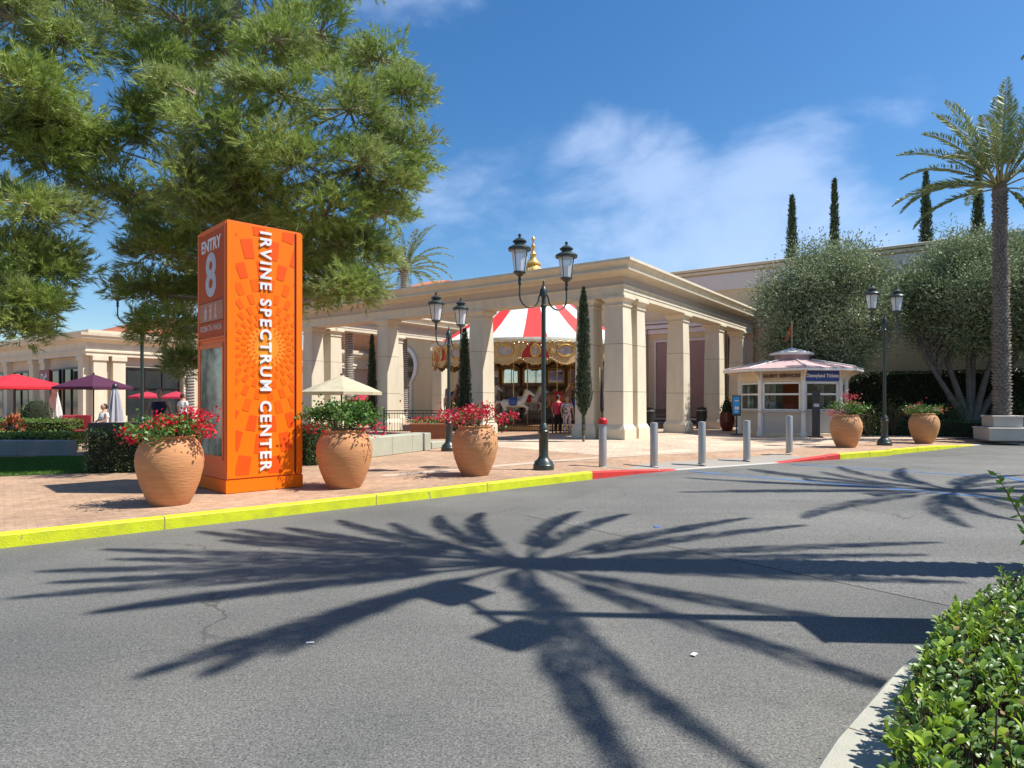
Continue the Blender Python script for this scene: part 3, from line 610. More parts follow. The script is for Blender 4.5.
def urn(p, label, col, seed, r=.48, H=.96, top=.32, m=TERRA, **k):
    t = thing('planter_urn', label, 'planter', p, RNG.uniform(0, 6), 'terracotta planter urns along the kerb')
    pr = [(.0, .0), (.27, 0), (.285, .02), (.34, .12), (.42, .32), (.47, .52), (.482, .64), (.465, .76), (.42, .87), (.365, .935), (.345, .95), (.35, .965), (.36, .985), (.345, 1.0), (.32, .99), (.31, .94), (.31, .9), (0, .9)]
    s_ = r/.482; q = MB(); q.lathe([(a*s_, z*H) for a, z in pr], 40, caps=False); q.build('pot', m, t, smooth=True)
    q = MB(); q.lathe([(0, .905*H), (.31*s_, .905*H), (.31*s_, .91*H), (0, .93*H)], 20, caps=False); q.build('soil', SOIL, t)
    pl = thing('flowering_shrub', k.pop('plabel'), 'plant', (p[0], p[1], p[2]), 0, 'flowering shrubs in the terracotta urns')
    bush(pl, H*.92, k.pop('br', .6), k.pop('bh', .5), k.pop('nl', 900), k.pop('ncl', 12), col, seed, **k)
    return t
def upos(px, py, back=.34): v = at(px, py); d = v.y+back; return atd(px, d)
P1 = upos(170, 508)
urn(P1, 'largest nearest terracotta urn left of the orange pylon by the yellow kerb', 'red', 3, r=.435, plabel='bougainvillea with red flowers spilling from the urn left of the orange pylon', br=.62, bh=.36, nl=1100, ncl=9, m=TERRA2,
    clpos=[(-.5, -.1, .98), (-.42, -.15, .93), (-.02, -.2, 1.16), (-.2, -.25, 1.05), (.06, -.25, 1.12), (.22, -.22, 1.10), (.52, -.05, 1.22), (.5, -.1, 1.1), (.52, 0, 1.02), (.12, .2, 1.2), (.3, .1, 1.25)])
urn(upos(344.5, 490), 'terracotta urn just right of the orange pylon by the yellow kerb', 'red', 4, m=TERRA2, r=.46, plabel='mostly green bougainvillea with few red flowers in the urn right of the pylon', br=.60, bh=.66, nl=2600, per=24,
    clpos=[(-.58, -.1, 1.0), (-.5, -.1, 1.06), (-.25, -.3, .98), (.42, -.2, .98), (.55, -.1, 1.0), (.62, -.1, .95)])
urn(upos(475, 477), 'terracotta urn between the two nearest lamp posts with the reddest flowers', 'crimson', 5, r=.45, plabel='crimson bougainvillea in full bloom between the two nearest lamp posts', br=.72, bh=.55, nl=260, ncl=22, per=55)
urn(upos(846, 448), 'terracotta urn right of the ticket kiosk beside the red and yellow kerb joint', 'pink', 6, r=.46, H=1.0, plabel='pink flowering shrub in the urn nearest the ticket kiosk', br=.62, bh=.62, nl=800, per=45, clpos=[(-.35, 0, 1.1), (-.2, -.1, 1.12), (.0, 0, 1.35), (.15, .1, 1.5), (.2, -.1, 1.3), (.3, 0, 1.55), (-.45, 0, 1.05), (.05, .1, 1.6)])
urn(upos(924, 443.5), 'terracotta urn between the farthest kerbside lamp post and the palm pedestal', 'pink', 8, r=.46, H=1.0, plabel='pale pink flowering shrub in the urn left of the palm pedestal', br=.68, bh=.45, nl=1100, per=22, ncl=9)

def hedge_box(name, label, a, b, wd, h, col, m, n, leaf=.05, group=None, catg='hedge', z0=.15, curve=None):
    a = Vector(a); b = Vector(b); d = b-a; L_ = d.length; rz = math.atan2(d.y, d.x); t = thing(name, label, catg, (a.x, a.y, z0), rz, group)
    q = MB(); q.box((L_/2, 0, h/2-.03), (L_-.12, wd-.12, h-.08)); q.build('branches', mat('hedge_inner_shade', (.018, .022, .010), .95, None, 9, .8, 20), t)  # solid core, not branches; shade between the leaves is in its near-black colour
    fr = np.array([L_*h, L_*h, L_*wd, wd*h, wd*h]); fr = fr/fr.sum(); Ps = []; Ds = []
    for f, s_ in enumerate(fr):
        k = int(n*s_); u, v = RNG.random(k), RNG.random(k); j = RNG.normal(0, .025, k)-.01
        if f == 0: p = np.stack([u*L_, -wd/2-j, v*h], 1); nn = (0, -1, 0)
        elif f == 1: p = np.stack([u*L_, wd/2+j, v*h], 1); nn = (0, 1, 0)
        elif f == 2: p = np.stack([u*L_, (v-.5)*wd, h+j], 1); nn = (0, 0, 1)
        elif f == 3: p = np.stack([-j, (u-.5)*wd, v*h], 1); nn = (-1, 0, 0)
        else: p = np.stack([L_+j, (u-.5)*wd, v*h], 1); nn = (1, 0, 0)
        Ps.append(p); Ds.append(unit(rdir(k)+np.array(nn)*.7+(0, 0, .3)))
    P = np.concatenate(Ps); D = np.concatenate(Ds); k = len(P)
    leaves('leaves', P, D, RNG.uniform(.7, 1.2, k)*leaf, RNG.uniform(.5, .7, k)*leaf, m, t); return t
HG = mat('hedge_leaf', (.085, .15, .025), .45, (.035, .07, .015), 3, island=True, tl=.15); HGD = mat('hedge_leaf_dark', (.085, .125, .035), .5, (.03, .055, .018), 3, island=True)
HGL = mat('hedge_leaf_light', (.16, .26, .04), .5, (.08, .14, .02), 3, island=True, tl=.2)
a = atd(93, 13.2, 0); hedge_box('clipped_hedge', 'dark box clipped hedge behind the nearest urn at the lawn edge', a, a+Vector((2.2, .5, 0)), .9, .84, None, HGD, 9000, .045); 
bpy.context.view_layer.update()
a = atd(303, 14.6, 0); hedge_box('clipped_hedge', 'speckled green hedge half hidden behind the urn right of the pylon', a, a+Vector((.55, .4, 0)), .8, .85, None, HG, 4500, .045)
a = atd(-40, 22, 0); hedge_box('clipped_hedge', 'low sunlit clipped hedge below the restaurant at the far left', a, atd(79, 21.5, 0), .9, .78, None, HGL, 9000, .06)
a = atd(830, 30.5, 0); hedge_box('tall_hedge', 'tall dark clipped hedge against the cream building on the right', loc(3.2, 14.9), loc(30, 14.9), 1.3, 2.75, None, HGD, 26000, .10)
hedge_box('low_hedge', 'knee high dark hedge below the olive trees at the right', loc(5.6, 9.6), loc(20, 9.6), .8, .62, None, HG, 12000, .055)
# rounded shrub
def ball_shrub(name, label, c, r, m, n, leaf, catg='shrub', group=None, loose=False):
    t = thing(name, label, catg, (c[0], c[1], .15), 0, group); q = MB(); q.ell((0, 0, r[2]*.5), (r[0]*.8, r[1]*.8, r[2]*.5))
    if loose:
        q = MB()
        for k_ in range(22): q.tube([(0, 0, 0), (RNG.normal()*r[0]*.45, RNG.normal()*r[1]*.45, r[2]*.6), (RNG.normal()*r[0]*.6, RNG.normal()*r[1]*.6, r[2]*RNG.uniform(.7, 1))], [.012, .008, .003], 4)
    q.build('branches', STEM if loose else MATS['hedge_inner_shade'], t)  # dense shrubs get the near-black core with painted inner shade, not branches
    d = rdir(n); P = d*np.array(r)*RNG.uniform(.35 if loose else .78, 1.15 if loose else 1.06, (n, 1))*(1, 1, .5)+(0, 0, r[2]*.5); k = P[:, 2] > 0; P = P[k]; d = d[k]; n = len(P)
    leaves('leaves', P, unit(d+rdir(n)*.8+(0, 0, .3)), RNG.uniform(.7, 1.2, n)*leaf, RNG.uniform(.35, .6, n)*leaf, m, t); return t
ball_shrub('round_shrub', 'rounded green shrub rising above the far left clipped hedge', atd(36, 23), (.55, .5, 1.45), HG, 2200, .06)
ball_shrub('agave_shrub', 'small orange leaved shrub behind the low grey planter wall', atd(13, 19), (.25, .25, .95), mat('orange_leaf', (.55, .16, .06), .6, (.35, .12, .05), 3, island=True), 220, .16)
for i, (px, d, s_) in enumerate(((868, 25.8, .45), (893, 26.5, .5), (942, 27, .5), (958, 26.2, .42), (820, 26.8, .4), (1012, 27.5, .6), (905, 27.2, .4))):
    ball_shrub('rose_shrub', ['loose flowering shrub just right of the kiosk urn', 'loose flowering shrub right behind the farthest kerbside lamp post', 'flowering shrub right of the farthest urn', 'small shrub below the big olive tree trunks', 'shrub hidden behind the urn near the kiosk', 'shrub behind the palm pedestal at the right edge', 'shrub directly behind the farthest urn'][i], atd(px, d), (s_*1.2, s_, 1.25+.3*(i % 2)), HG, 520, .085, 'shrub', 'flowering shrubs before the tall hedge', True)

# near hedge (large glossy leaves)
def near_hedge():
    t = thing('near_hedge', 'bright green glossy leaved hedge filling the near planter at lower right', 'hedge', (1.9, 2.9, .11))
    base = P2; inner = [offr(PK, w_)[i_] for i_, w_ in enumerate((.40, .36, .29, .21, .18, .16, .13, .13, .13, .13))]
    pts = []; rg = RNG
    def inside_pt():
        i = rg.choice([0, 1, 2, 3, 4], p=[.22, .28, .28, .15, .07]); u = rg.random(); a = np.array(inner[i])*(1-u)+np.array(inner[i+1])*u; d = np.array(inner[i+1])-np.array(inner[i]); d /= np.linalg.norm(d); nrm = np.array((d[1], -d[0]))
        w = rg.random()*1.5; return a+nrm*w, w
    V = []; Fc = []; mi = []; stems = MB(); k = 0
    prof = [(0, .0), (.18, .5), (.5, 1.0), (.8, .78), (1.0, 0)]
    for sh in range(5400):
        p, w = inside_pt(); edge = min(1, w/.12); top = (.43-.10*min(1, max(0, (p[1]-3.0)/1.0)))*(.60+.40*edge**.6)+rg.normal()*.04; young = rg.random() < .42
        z = .11+max(.04, top*(1 if rg.random() < .72 else rg.uniform(.25, .9))); nl = rg.integers(5, 9)
        ax = np.array((rg.normal()*.3-(1-edge)*.6, rg.normal()*.3+(1-edge)*.35, 1.0)); ax /= np.linalg.norm(ax); o = np.array((p[0], p[1], z))
        stems.tube([tuple(o-ax*.16), tuple(o+ax*.03)], [.004, .0025], 4)
        for j in range(nl):
            a = j*2.4+rg.uniform(0, .6); side = np.array((math.cos(a), math.sin(a), 0)); lean = rg.uniform(.25, .75) if young else rg.uniform(.6, 1.6)
            D = ax+side*lean; D /= np.linalg.norm(D); L_ = rg.uniform(.020, .048)*(1 if young else .9); Wd = L_*rg.uniform(.5, .62)
            B = np.cross(D, ax+side*.01); B /= max(1e-5, np.linalg.norm(B)); Nn = np.cross(B, D); st = o-ax*(.012*j*.7)+ax*.03
            dd_ = 2 if rg.random() < .025 else (0 if young else 1)
            row = []
            for s_, ww in prof:
                cen = st+D*L_*s_-Nn*L_*.22*s_*s_; up = Nn*Wd*.16*ww
                row.append((cen+B*Wd*.5*ww+up, cen, cen-B*Wd*.5*ww+up))
            b0 = len(V); V += [v_ for r_ in row for v_ in r_]
            for q_ in range(4):
                i0 = b0+q_*3; Fc += [(i0, i0+1, i0+4, i0+3), (i0+1, i0+2, i0+5, i0+4)]; mi += [dd_]*2
    V = np.array(V)-np.array((1.9, 2.9, .11))
    m1 = mat('young_leaf', (.38, .50, .04), .5, (.16, .30, .03), 3, island=True, tl=.3, spec=.4); m2 = mat('old_leaf', (.15, .25, .045), .40, (.06, .12, .025), 3, island=True, tl=.15, spec=.5)
    np_mesh('leaves', V, Fc, [m1, m2, mat('dry_leaf', (.30, .20, .07), .7, (.18, .10, .04), 3, island=True)], t, mi, True)
    stems.v = [(x-1.9, y-2.9, z-.11) for x, y, z in stems.v]; stems.build('stems', STEM, t)
near_hedge()
def sprig():
    o = Vector((3.55, 4.25, .11)); t = thing('tall_shoot', 'lone leafy shoot rising at the right edge above the near hedge', 'plant', o)
    q = MB(); V = []; Fc = []; rg = np.random.default_rng(9)
    for (ex, ey, ez) in ((-.30, .1, .98), (-.22, 0, .85), (-.12, .1, .62), (.05, 0, 1.05), (.2, .1, .9), (.3, 0, .6)):
        pts = [(0, 0, .0), (ex*.4, ey*.4, ez*.6), (ex, ey, ez)]; q.tube(pts, [.008, .005, .002], 5)
        for s_ in np.linspace(.35, 1, 14):
            p = np.array(pts[1])*(1-s_)+np.array(pts[2])*s_; V.append(p)
    q.build('stems', STEM, t); P = np.array(V); n = len(P); leaves('leaves', P, rdir(n, .5), rg.uniform(.04, .075, n), .03, MATS['young_leaf'], t)
sprig()

# ------------------------------------------------------------------ trees
BARK = mat('pine_bark', (.40, .32, .25), .95, (.20, .15, .11), 4, .8, 14); PN = mat('pine_needle', (.40, .50, .12), .55, (.19, .27, .055), 1.2, island=True, tl=.3); PN2 = mat('pine_needle_dull', (.40, .45, .17), .55, (.20, .26, .08), 1.2, island=True, tl=.3)
def pine(name, label, base, height, trunkpts, pads, seed, r0=.32):
    rg = np.random.default_rng(seed); t = thing(name, label, 'tree', base); B = Vector(base)
    tp_ = [Vector(p)-B for p in trunkpts]; q = MB(); q.tube([tuple(p) for p in tp_], [r0*(1-.75*i/(len(tp_)-1)) for i in range(len(tp_))], 12); q.build('trunk', BARK, t, smooth=True)
    q = MB(); parts = []
    for (px, py, d, r) in pads:
        c = Vector(((px-512)/F*d, d, hz(py, d)))-B; rr = r/F*d
        # limb joins trunk lower than the pad
        zt = max(tp_[0].z+2.2, min(tp_[-1].z, c.z-.25*math.hypot(c.x-tp_[1].x, c.y-tp_[1].y)-.3)); k = 0
        for i in range(len(tp_)-1):
            if tp_[i].z <= zt <= tp_[i+1].z: k = i; break
        s_ = (zt-tp_[k].z)/max(1e-3, tp_[k+1].z-tp_[k].z); a = tp_[k].lerp(tp_[k+1], s_); mid = a.lerp(c, .5)+Vector((rg.normal()*.2, rg.normal()*.2, .25))
        q.tube([a, a.lerp(mid, .5)+Vector((0, 0, .06)), mid, mid.lerp(c, .5)+Vector((0, 0, -.05)), c], [.07, .055, .04, .028, .015], 6)
        # sub-clumps on the pad with twigs from its centre
        nsub = int(10+rr*8)
        for _ in range(nsub):
            dv = Vector(rg.normal(size=3)).normalized(); dv.z *= .55; e = c+dv*rr*rg.uniform(.35, 1.0); q.tube([c.lerp(e, .0), c.lerp(e, .5)+Vector((0, 0, .05)), e], [.028, .02, .008], 4)
            n = int(42); sr = .34*rg.uniform(.8, 1.3)
            P = np.array(e)+unit(rg.normal(size=(n, 3)))*rg.random((n, 1))**.5*sr*(1.15, 1.15, .6)
            outw = unit(P-np.array(c)+(0, 0, .25)); D = unit(outw+unit(rg.normal(size=(n, 3)))*.75)
            parts.append(needles(P, D, rg.uniform(.16, .30, n), .55, 15, .0078))
    q.build('branches', BARK, t)
    V, F_ = cat(parts); nn = len(F_); np_mesh('crown', V, F_, [PN, PN2], t, ((np.arange(nn)//5000) % 3 == 0).astype(np.int32)); return nn
TB = Vector((-6.6, 15.6, .15))
pads = [(222, 165, 14, 45), (205, 215, 14, 40), (275, 40, 14.2, 42), (195, 95, 14, 40), (120, 5, 16, 60), (185, 25, 15, 60), (255, -10, 16, 60), (150, -60, 16, 70), (240, -90, 15, 80), (330, -40, 16, 70), (320, 35, 16, 55), (380, 60, 15.5, 42), (402, 92, 15, 30), (400, 150, 15, 36), (385, 182, 14.5, 30), (350, 110, 14, 55), (285, 95, 13.5, 45), (225, 130, 13.5, 50), (300, 160, 13.2, 55), (360, 165, 14, 45),
    (150, 125, 15, 48), (118, 150, 14.5, 42), (130, 195, 14.5, 45), (190, 190, 13.5, 48), (250, 190, 14, 50), (325, 215, 14, 50), (362, 245, 14.5, 34), (345, 285, 14, 34), (300, 255, 15, 45), (160, 250, 15, 45), (150, 290, 16, 32), (172, 325, 15.5, 34), (215, 260, 16.5, 55), (245, 300, 17, 50), (185, 360, 16.5, 22), (260, 230, 16, 50), (150, 60, 14.5, 40), (330, 295, 15.5, 28), (325, 250, 17, 45), (375, 215, 16, 35), (200, 60, 17, 45), (170, 220, 17.5, 50), (300, 60, 17.5, 40), (190, 295, 17, 40)]
pine('pine_tree', 'big spreading pine whose crown fills the sky above the orange pylon', TB, 15, [TB, TB+Vector((.1, 0, 4)), atd(232, 15.4, hz(190, 15.4)), atd(232, 15.4, hz(70, 15.4)), atd(240, 15.6, hz(-60, 15.6))], pads, 21)
TB2 = Vector((-12.6, 14.5, .15))
pads2 = [(15, 20, 13, 60), (65, 40, 13.5, 45), (-30, 70, 13, 60), (25, 85, 12.5, 50), (60, 110, 13, 36), (10, 140, 13, 50), (50, 155, 13.5, 42), (-20, 190, 13, 55), (30, 205, 12.5, 50), (15, 250, 13, 42), (48, 262, 13, 34), (10, 292, 13, 34), (35, 300, 12.6, 22), (20, 328, 12.6, 22), (60, -20, 14, 60), (-20, -40, 14, 70)]
pine('pine_tree', 'second pine cut by the left edge of the picture above the red parasol', TB2, 12, [TB2, TB2+Vector((.1, 0, 4)), TB2+Vector((.2, 0, 8)), TB2+Vector((.5, 0, 12))], pads2, 22, .28)

OL = mat('olive_leaf', (.38, .44, .25), .65, (.15, .195, .09), 2, island=True, tl=.15); OB = mat('olive_bark', (.24, .21, .18), .9, (.12, .10, .085), 5, .6, 20)
def olive(label, base, top, rx, seed, trunks, n=64000, zlow=2.4):
    rg = np.random.default_rng(seed); t = thing('olive_tree', label, 'tree', base, 0, 'olive trees along the cream building'); q = MB(); tips = []
    for (dx, dy, h) in trunks:
        pts = [(0, 0, -.05), (dx*.15, dy*.15, h*.18), (dx*.5, dy*.5, h*.5), (dx*.9, dy*.9, h*.85), (dx*1.05, dy*1.05, h)]; q.tube(pts, [.20, .15, .11, .08, .04], 8); tips.append((pts[2], pts[4]))
    q.build('trunk', OB, t, smooth=True)
    b = MB(); H = top-base[2]; cz = (H+zlow)/2; rz_ = (H-zlow)/2; Ps = []; Ds = []
    ncl = 300
    for k in range(ncl):
        d = rg.normal(size=3); d /= np.linalg.norm(d); rr = rg.random()**.30; c = d*np.array((rx, rx*.9, rz_))*rr*.92+(0, 0, cz)
        if c[2] < cz and rg.random() < .2: c[2] -= .35
        ta, tb_ = tips[int(np.argmin([np.hypot(c[0]-e_[1][0], c[1]-e_[1][1])+rg.random()*1.2 for e_ in tips]))]; f_ = rg.uniform(.2, 1); tp = np.array(ta)*(1-f_)+np.array(tb_)*f_; b.tube([tuple(tp), tuple(tp*.5+c*.5+(0, 0, .12)), tuple(c)], [.032, .02, .006], 4)
        m = n//ncl; sr = rg.uniform(.45, .75); P = c+rg.normal(size=(m, 3))*sr*(.55, .55, .5); Ps.append(P); Ds.append(unit(unit(P-c)+rg.normal(size=(m, 3))*.6+(0, 0, .35)))
    b.build('branches', OB, t); P = np.concatenate(Ps); D = np.concatenate(Ds); m = len(P)
    leaves('crown', P, D, rg.uniform(.12, .21, m), rg.uniform(.035, .06, m), OL, t)
olive('olive tree directly behind the ticket kiosk', atd(826, 29, .15), 8.8, 3.0, 31, [(-1.3, 0, 3.9), (.6, .4, 4.4), (1.5, -.5, 4.2), (-.2, -.4, 4.6)])
olive('many stemmed olive tree just left of the palm', atd(971, 28.0, .15), 8.8, 3.2, 32, [(-2.1, 0, 3.7), (-1.2, .4, 4.6), (.1, .4, 4.9), (1.0, -.3, 4.6), (2.3, .2, 3.8), (.5, .5, 5)], 80000, 3.5)
olive('olive tree behind the palm trunk at the right edge', atd(1085, 25.5, .15), 7.9, 2.7, 33, [(-1.6, 0, 4), (.4, .4, 4.4), (1.5, -.5, 4.2)])

CY = mat('cypress_leaf', (.045, .085, .03), .6, (.018, .04, .016), 2, island=True)
def cypress(label, base, h, r, seed, n=3500, shape=None, group=None, leaf=.16):
    rg = np.random.default_rng(seed); t = thing('cypress_tree', label, 'tree', base, 0, group)
    q = MB(); q.tube([(0, 0, -.02), (0, 0, h*.5), (0, 0, h*.93)], [max(.03, r*.16), r*.1, .01], 7); q.build('trunk', OB, t)
    f = shape or (lambda s_: np.clip(np.minimum((s_+.02)*9, 1), 0, 1)*(1-s_)**.62*1.05)
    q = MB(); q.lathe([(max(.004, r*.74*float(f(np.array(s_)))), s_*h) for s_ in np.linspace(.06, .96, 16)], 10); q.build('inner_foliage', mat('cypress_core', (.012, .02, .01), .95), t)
    s_ = rg.random(n)**1.0*.97+.03; a = rg.uniform(0, 2*PI, n); rr = r*f(s_)*rg.uniform(.62, 1.08, n); P = np.stack([rr*np.cos(a), rr*np.sin(a), s_*h], 1)
    D = unit(np.stack([np.cos(a)*.5, np.sin(a)*.5, np.full(n, 1.1)], 1)+rdir(n)*.45); leaves('crown', P, D, rg.uniform(.7, 1.3, n)*leaf, leaf*.22, CY, t); return t
g1 = 'tall cypresses rising behind the olive trees'
cypress('farthest left tall cypress above the olive tree behind the kiosk', atd(792, 50, 0), hz(197, 50), .78, 41, group=g1, n=5200, leaf=.30)
cypress('thin tall cypress second from the left above the kiosk olive tree', atd(834.5, 50, 0), hz(181, 50), .62, 42, group=g1, n=5200, leaf=.30)
cypress('tall cypress crossed by the lowest palm frond tip', atd(926, 50, 0), hz(173, 50), .82, 43, group=g1, n=5200, leaf=.30)
cypress('tall cypress closest to the palm trunk', atd(978, 50, 0), hz(163, 50), .78, 44, group=g1, n=5200, leaf=.30)
odd = lambda s_: np.where(s_ < .17, .02, np.where(s_ < .36, .15+.85*np.sin(np.clip((s_-.17)/.19, 0, 1)*PI*.62), np.interp(s_, [.36, .46, .7, .9, 1.0], [.93, .62, .62, .38, .0])))
cypress('narrow cypress with a bulging foot trained against the column left of the portico corner', atd(583.5, 22.55, .15), 5.3, .30, 45, 5200, odd, 'narrow cypresses against the portico columns', .11)
thin = lambda s_: np.clip(np.minimum((s_+.02)*9, 1), 0, 1)*(1-s_)**.5
g2 = 'narrow cypresses against the portico columns'
cypress('narrow cypress beside the column left of the carousel', atd(464.5, 26.6, .15), hz(330, 26.6)-.15, .33, 46, 3500, thin, g2, .12)
cypress('narrow cypress left of the second column from the pylon', atd(372, 31, .15), hz(336, 31)-.15, .25, 47, 3000, thin, g2, .12)

PF = mat('palm_leaflet', (.30, .35, .12), .5, (.13, .18, .06), 2, island=True, tl=.2); PR = mat('palm_rachis', (.34, .30, .12), .6); PTR = mat('palm_boot', (.30, .25, .20), .9, (.15, .12, .10), 5, .6, 25)
def frond_geo(L_, el, droop, az, rg, nl=46, ll=.42, root=.18, sweep=.9):
    pts = []; p = np.array((math.cos(az)*root, math.sin(az)*root, 0.0)); e = el; n = 16; hd = np.array((math.cos(az), math.sin(az), 0)); sw = rg.normal()*.25
    side = np.array((-math.sin(az), math.cos(az), 0))
    for i in range(n+1):
        pts.append(p.copy()); e_ = el-droop*(i/n)**1.5; p = p+(hd*math.cos(e_)+np.array((0, 0, 1))*math.sin(e_)+side*sw*.12*(i/n))*L_/n
    pts = np.array(pts); P = []; D = []; LL = []
    for s_ in np.linspace(.16, .995, nl):
        x = s_*n; i = min(int(x), n-1); q_ = pts[i]+(pts[i+1]-pts[i])*(x-i); tg = pts[i+1]-pts[i]; tg /= np.linalg.norm(tg); bn = np.cross(tg, side); bn /= np.linalg.norm(bn)
        l = ll*(math.sin(PI*min(1, (s_*.82+.16)))**.6)*rg.uniform(.85, 1.1)
        for sg in (1, -1):
            for _ in (0,):
                d = tg*rg.uniform(.83, 1.2)*sweep+side*sg*rg.uniform(.8, 1.05)-bn*rg.uniform(-.55, -.1)*(1)+np.array((0, 0, -.12)); d /= np.linalg.norm(d); P.append(q_); D.append(d); LL.append(l)
    return pts, np.array(P), np.array(D), np.array(LL)
def palm(label, base, top_z, r0, r1, fronds, seed, ped=None, lights=False, lean=(0, 0), nl=46, ll=.42, lw=.035, boots=True, group='date palms', sweep=.9):
    rg = np.random.default_rng(seed); t = thing('date_palm', label, 'palm', base, 0, group); H = top_z-base[2]; z0 = 0.0
    q = MB(); n = 24; q.tube([(lean[0]*(i/n), lean[1]*(i/n), z0+(H-z0)*i/n) for i in range(n+1)], [(r0+(r1-r0)*min(1, i/n*1.3))*.92 for i in range(n)]+[r1*1.3], 16)
    q.build('trunk', PTR, t)
    if boots:
        P = []; V = []; Fc = []; rows = int(H/.115)
        for i in range(rows):
            z = z0+.06+i*.115; r = (r0+(r1-r0)*min(1, z/H*1.3)); m = 13
            for k in range(m):
                a = 2*PI*(k+.5*(i % 2))/m+rg.normal()*.06; w = 2*PI*r/m*.52; zz = z+rg.normal()*.015; c, s_ = math.cos(a), math.sin(a); lx = lean[0]*z/H; ly = lean[1]*z/H; out = rg.uniform(.045, .11)
                def pt_(rad, tan, zz_): return (lx+c*rad-s_*tan, ly+s_*rad+c*tan, zz_)
                b0 = len(V); V += [pt_(r*.9, -w, zz-.05), pt_(r*.9, w, zz-.05), pt_(r+out, w*.55, zz+.055), pt_(r+out, -w*.55, zz+.055), pt_(r*.9, w*.7, zz+.085), pt_(r*.9, -w*.7, zz+.085)]
                Fc += [(b0, b0+1, b0+2, b0+3), (b0+3, b0+2, b0+4, b0+5), (b0, b0+3, b0+5, b0+5), (b0+1, b0+4, b0+2, b0+2)]
        Fc = [f if f[2] != f[3] else (f[0], f[1], f[2], f[2]) for f in Fc]
        V = np.array(V); tri = []
        for f in Fc:
            tri.append((f[0], f[1], f[2])); 
            if f[2] != f[3]: tri.append((f[0], f[2], f[3]))
        np_mesh('bark_boots', V, tri, PTR, t)
    if lights:
        q = MB(); turns = int(H/.13); pts = []
        for k in range(turns*12):
            a = 2*PI*k/12; z = H*k/(turns*12); pts.append((r0*1.12*math.cos(a), r0*1.12*math.sin(a), z))
        q.tube(pts, .016, 4); q.build('light_string', mat('white_cable', (.75, .74, .68), .5), t)
    parts = []; rq = MB()
    for (az, el, L_, dr) in fronds:
        pts, P, D, LL = frond_geo(L_, el, dr, az, rg, nl, ll, sweep=sweep); off = np.array((lean[0], lean[1], H+.05+.25*max(0, math.sin(el))))
        rq.tube([tuple(p+off) for p in pts[::2]], [.032-.0032*i for i in range(len(pts[::2]))], 5); parts.append(leafV(P+off, D, LL, lw))
    V, F_ = cat(parts); cr = np_mesh('crown', V, F_, PF, t); rq.build('rachises', PR, cr)
    q = MB(); q.lathe([(r1*.9, -.25), (r1*1.2, -.08), (r1*1.2, .1), (r1*.8, .4), (.08, .7)], 14, c=(lean[0], lean[1], H)); q.build('crown_shaft', mat('palm_heart', (.20, .15, .07), .8, (.10, .07, .035), 9, .5, 20), t)
    return t
def rnd_fronds(n, L_, seed, lo=-.25, hi=1.35, dr=1.1):
    rg = np.random.default_rng(seed); out = []
    for k in range(n):
        s_ = (k+.5)/n; el = hi+(lo-hi)*s_**.9; out.append((k*2.399963+rg.normal()*.12, el, L_*rg.uniform(.88, 1.08)*(.82 if el > 1.1 else 1), dr*rg.uniform(.75, 1.2)*(.45+.75*max(.1, math.cos(el)))))
    return out
SHF = [(R_(a_), e_, l_, d_) for a_, e_, l_, d_ in ((226, .0, 3.5, .3), (271, -.05, 3.7, .3), (300, -.1, 3.7, .3), (286, .25, 3.6, .6),
    (150, .1, 3.6, .6), (158, .35, 3.9, .7), (165, .0, 4.0, .5), (172, .3, 4.2, .6), (178, .05, 4.3, .4), (184, .4, 4.1, .7), (189, .1, 4.2, .4), (195, .3, 4.0, .6), (203, .05, 3.8, .5), (240, .5, 3.0, .9), (210, .6, 3.1, .9),
    (135, .3, 3.2, .8), (118, .15, 2.9, .8), (100, .35, 2.8, .9), (80, .1, 2.9, .7), (60, .3, 3.0, .8), (42, .0, 3.5, .5), (28, .2, 3.9, .6), (16, -.15, 4.0, .4), (5, .15, 3.8, .7), (-12, .1, 3.4, .8), (-35, .3, 3.2, .9), (90, 1.1, 3.0, .5), (200, 1.2, 3.0, .5), (320, 1.0, 3.0, .6), (20, 1.3, 3.0, .4), (145, .8, 3.2, .7), (260, .9, 2.8, .7))]
# palm on the stone pedestal at the right: fronds fanned as in the picture, then the rest of the crown
pb = atd(1002, 23.5, .15)
dd = lambda deg: R_(deg)
vis = [(dd(180), .12, 3.7, 1.05), (dd(188), .38, 3.9, 1.0), (dd(170), .72, 3.6, .95), (dd(196), .95, 3.4, .7), (dd(172), 1.2, 3.5, .35), (dd(160), -.12, 2.9, .9), (dd(205), .55, 3.2, 1.1), (dd(150), .3, 3.3, 1.0), (dd(120), 1.3, 3.7, .25), (dd(60), 1.35, 3.8, .25), (dd(20), 1.22, 3.8, .35), (dd(350), 1.0, 3.6, .6), (dd(10), .7, 3.7, .9), (dd(345), .4, 3.7, 1.0), (dd(5), .05, 3.3, 1.1), (dd(270), 1.1, 3.3, .5), (dd(240), 1.25, 3.4, .35), (dd(300), 1.2, 3.4, .4), (dd(90), .9, 3.5, .7), (dd(70), .45, 3.5, 1.0), (dd(110), .5, 3.5, 1.0), (dd(330), .75, 3.5, .8), (dd(183), .85, 3.3, .8), (dd(140), 1.15, 3.6, .35), (dd(40), 1.3, 3.7, .3), (dd(0), 1.05, 3.6, .5), (dd(225), .8, 3.3, .8), (dd(30), .6, 3.6, 1), (dd(300), -.9, 1.3, .3), (dd(250), 1.45, 3.0, .15)]
ped = thing('palm_pedestal', 'two tier pale stone pedestal carrying the palm at the right edge', 'pedestal', pb, R_(-14))
PED = mat('pedestal_stone', (.52, .48, .42), .85, (.44, .40, .35), 2, .15, 50)
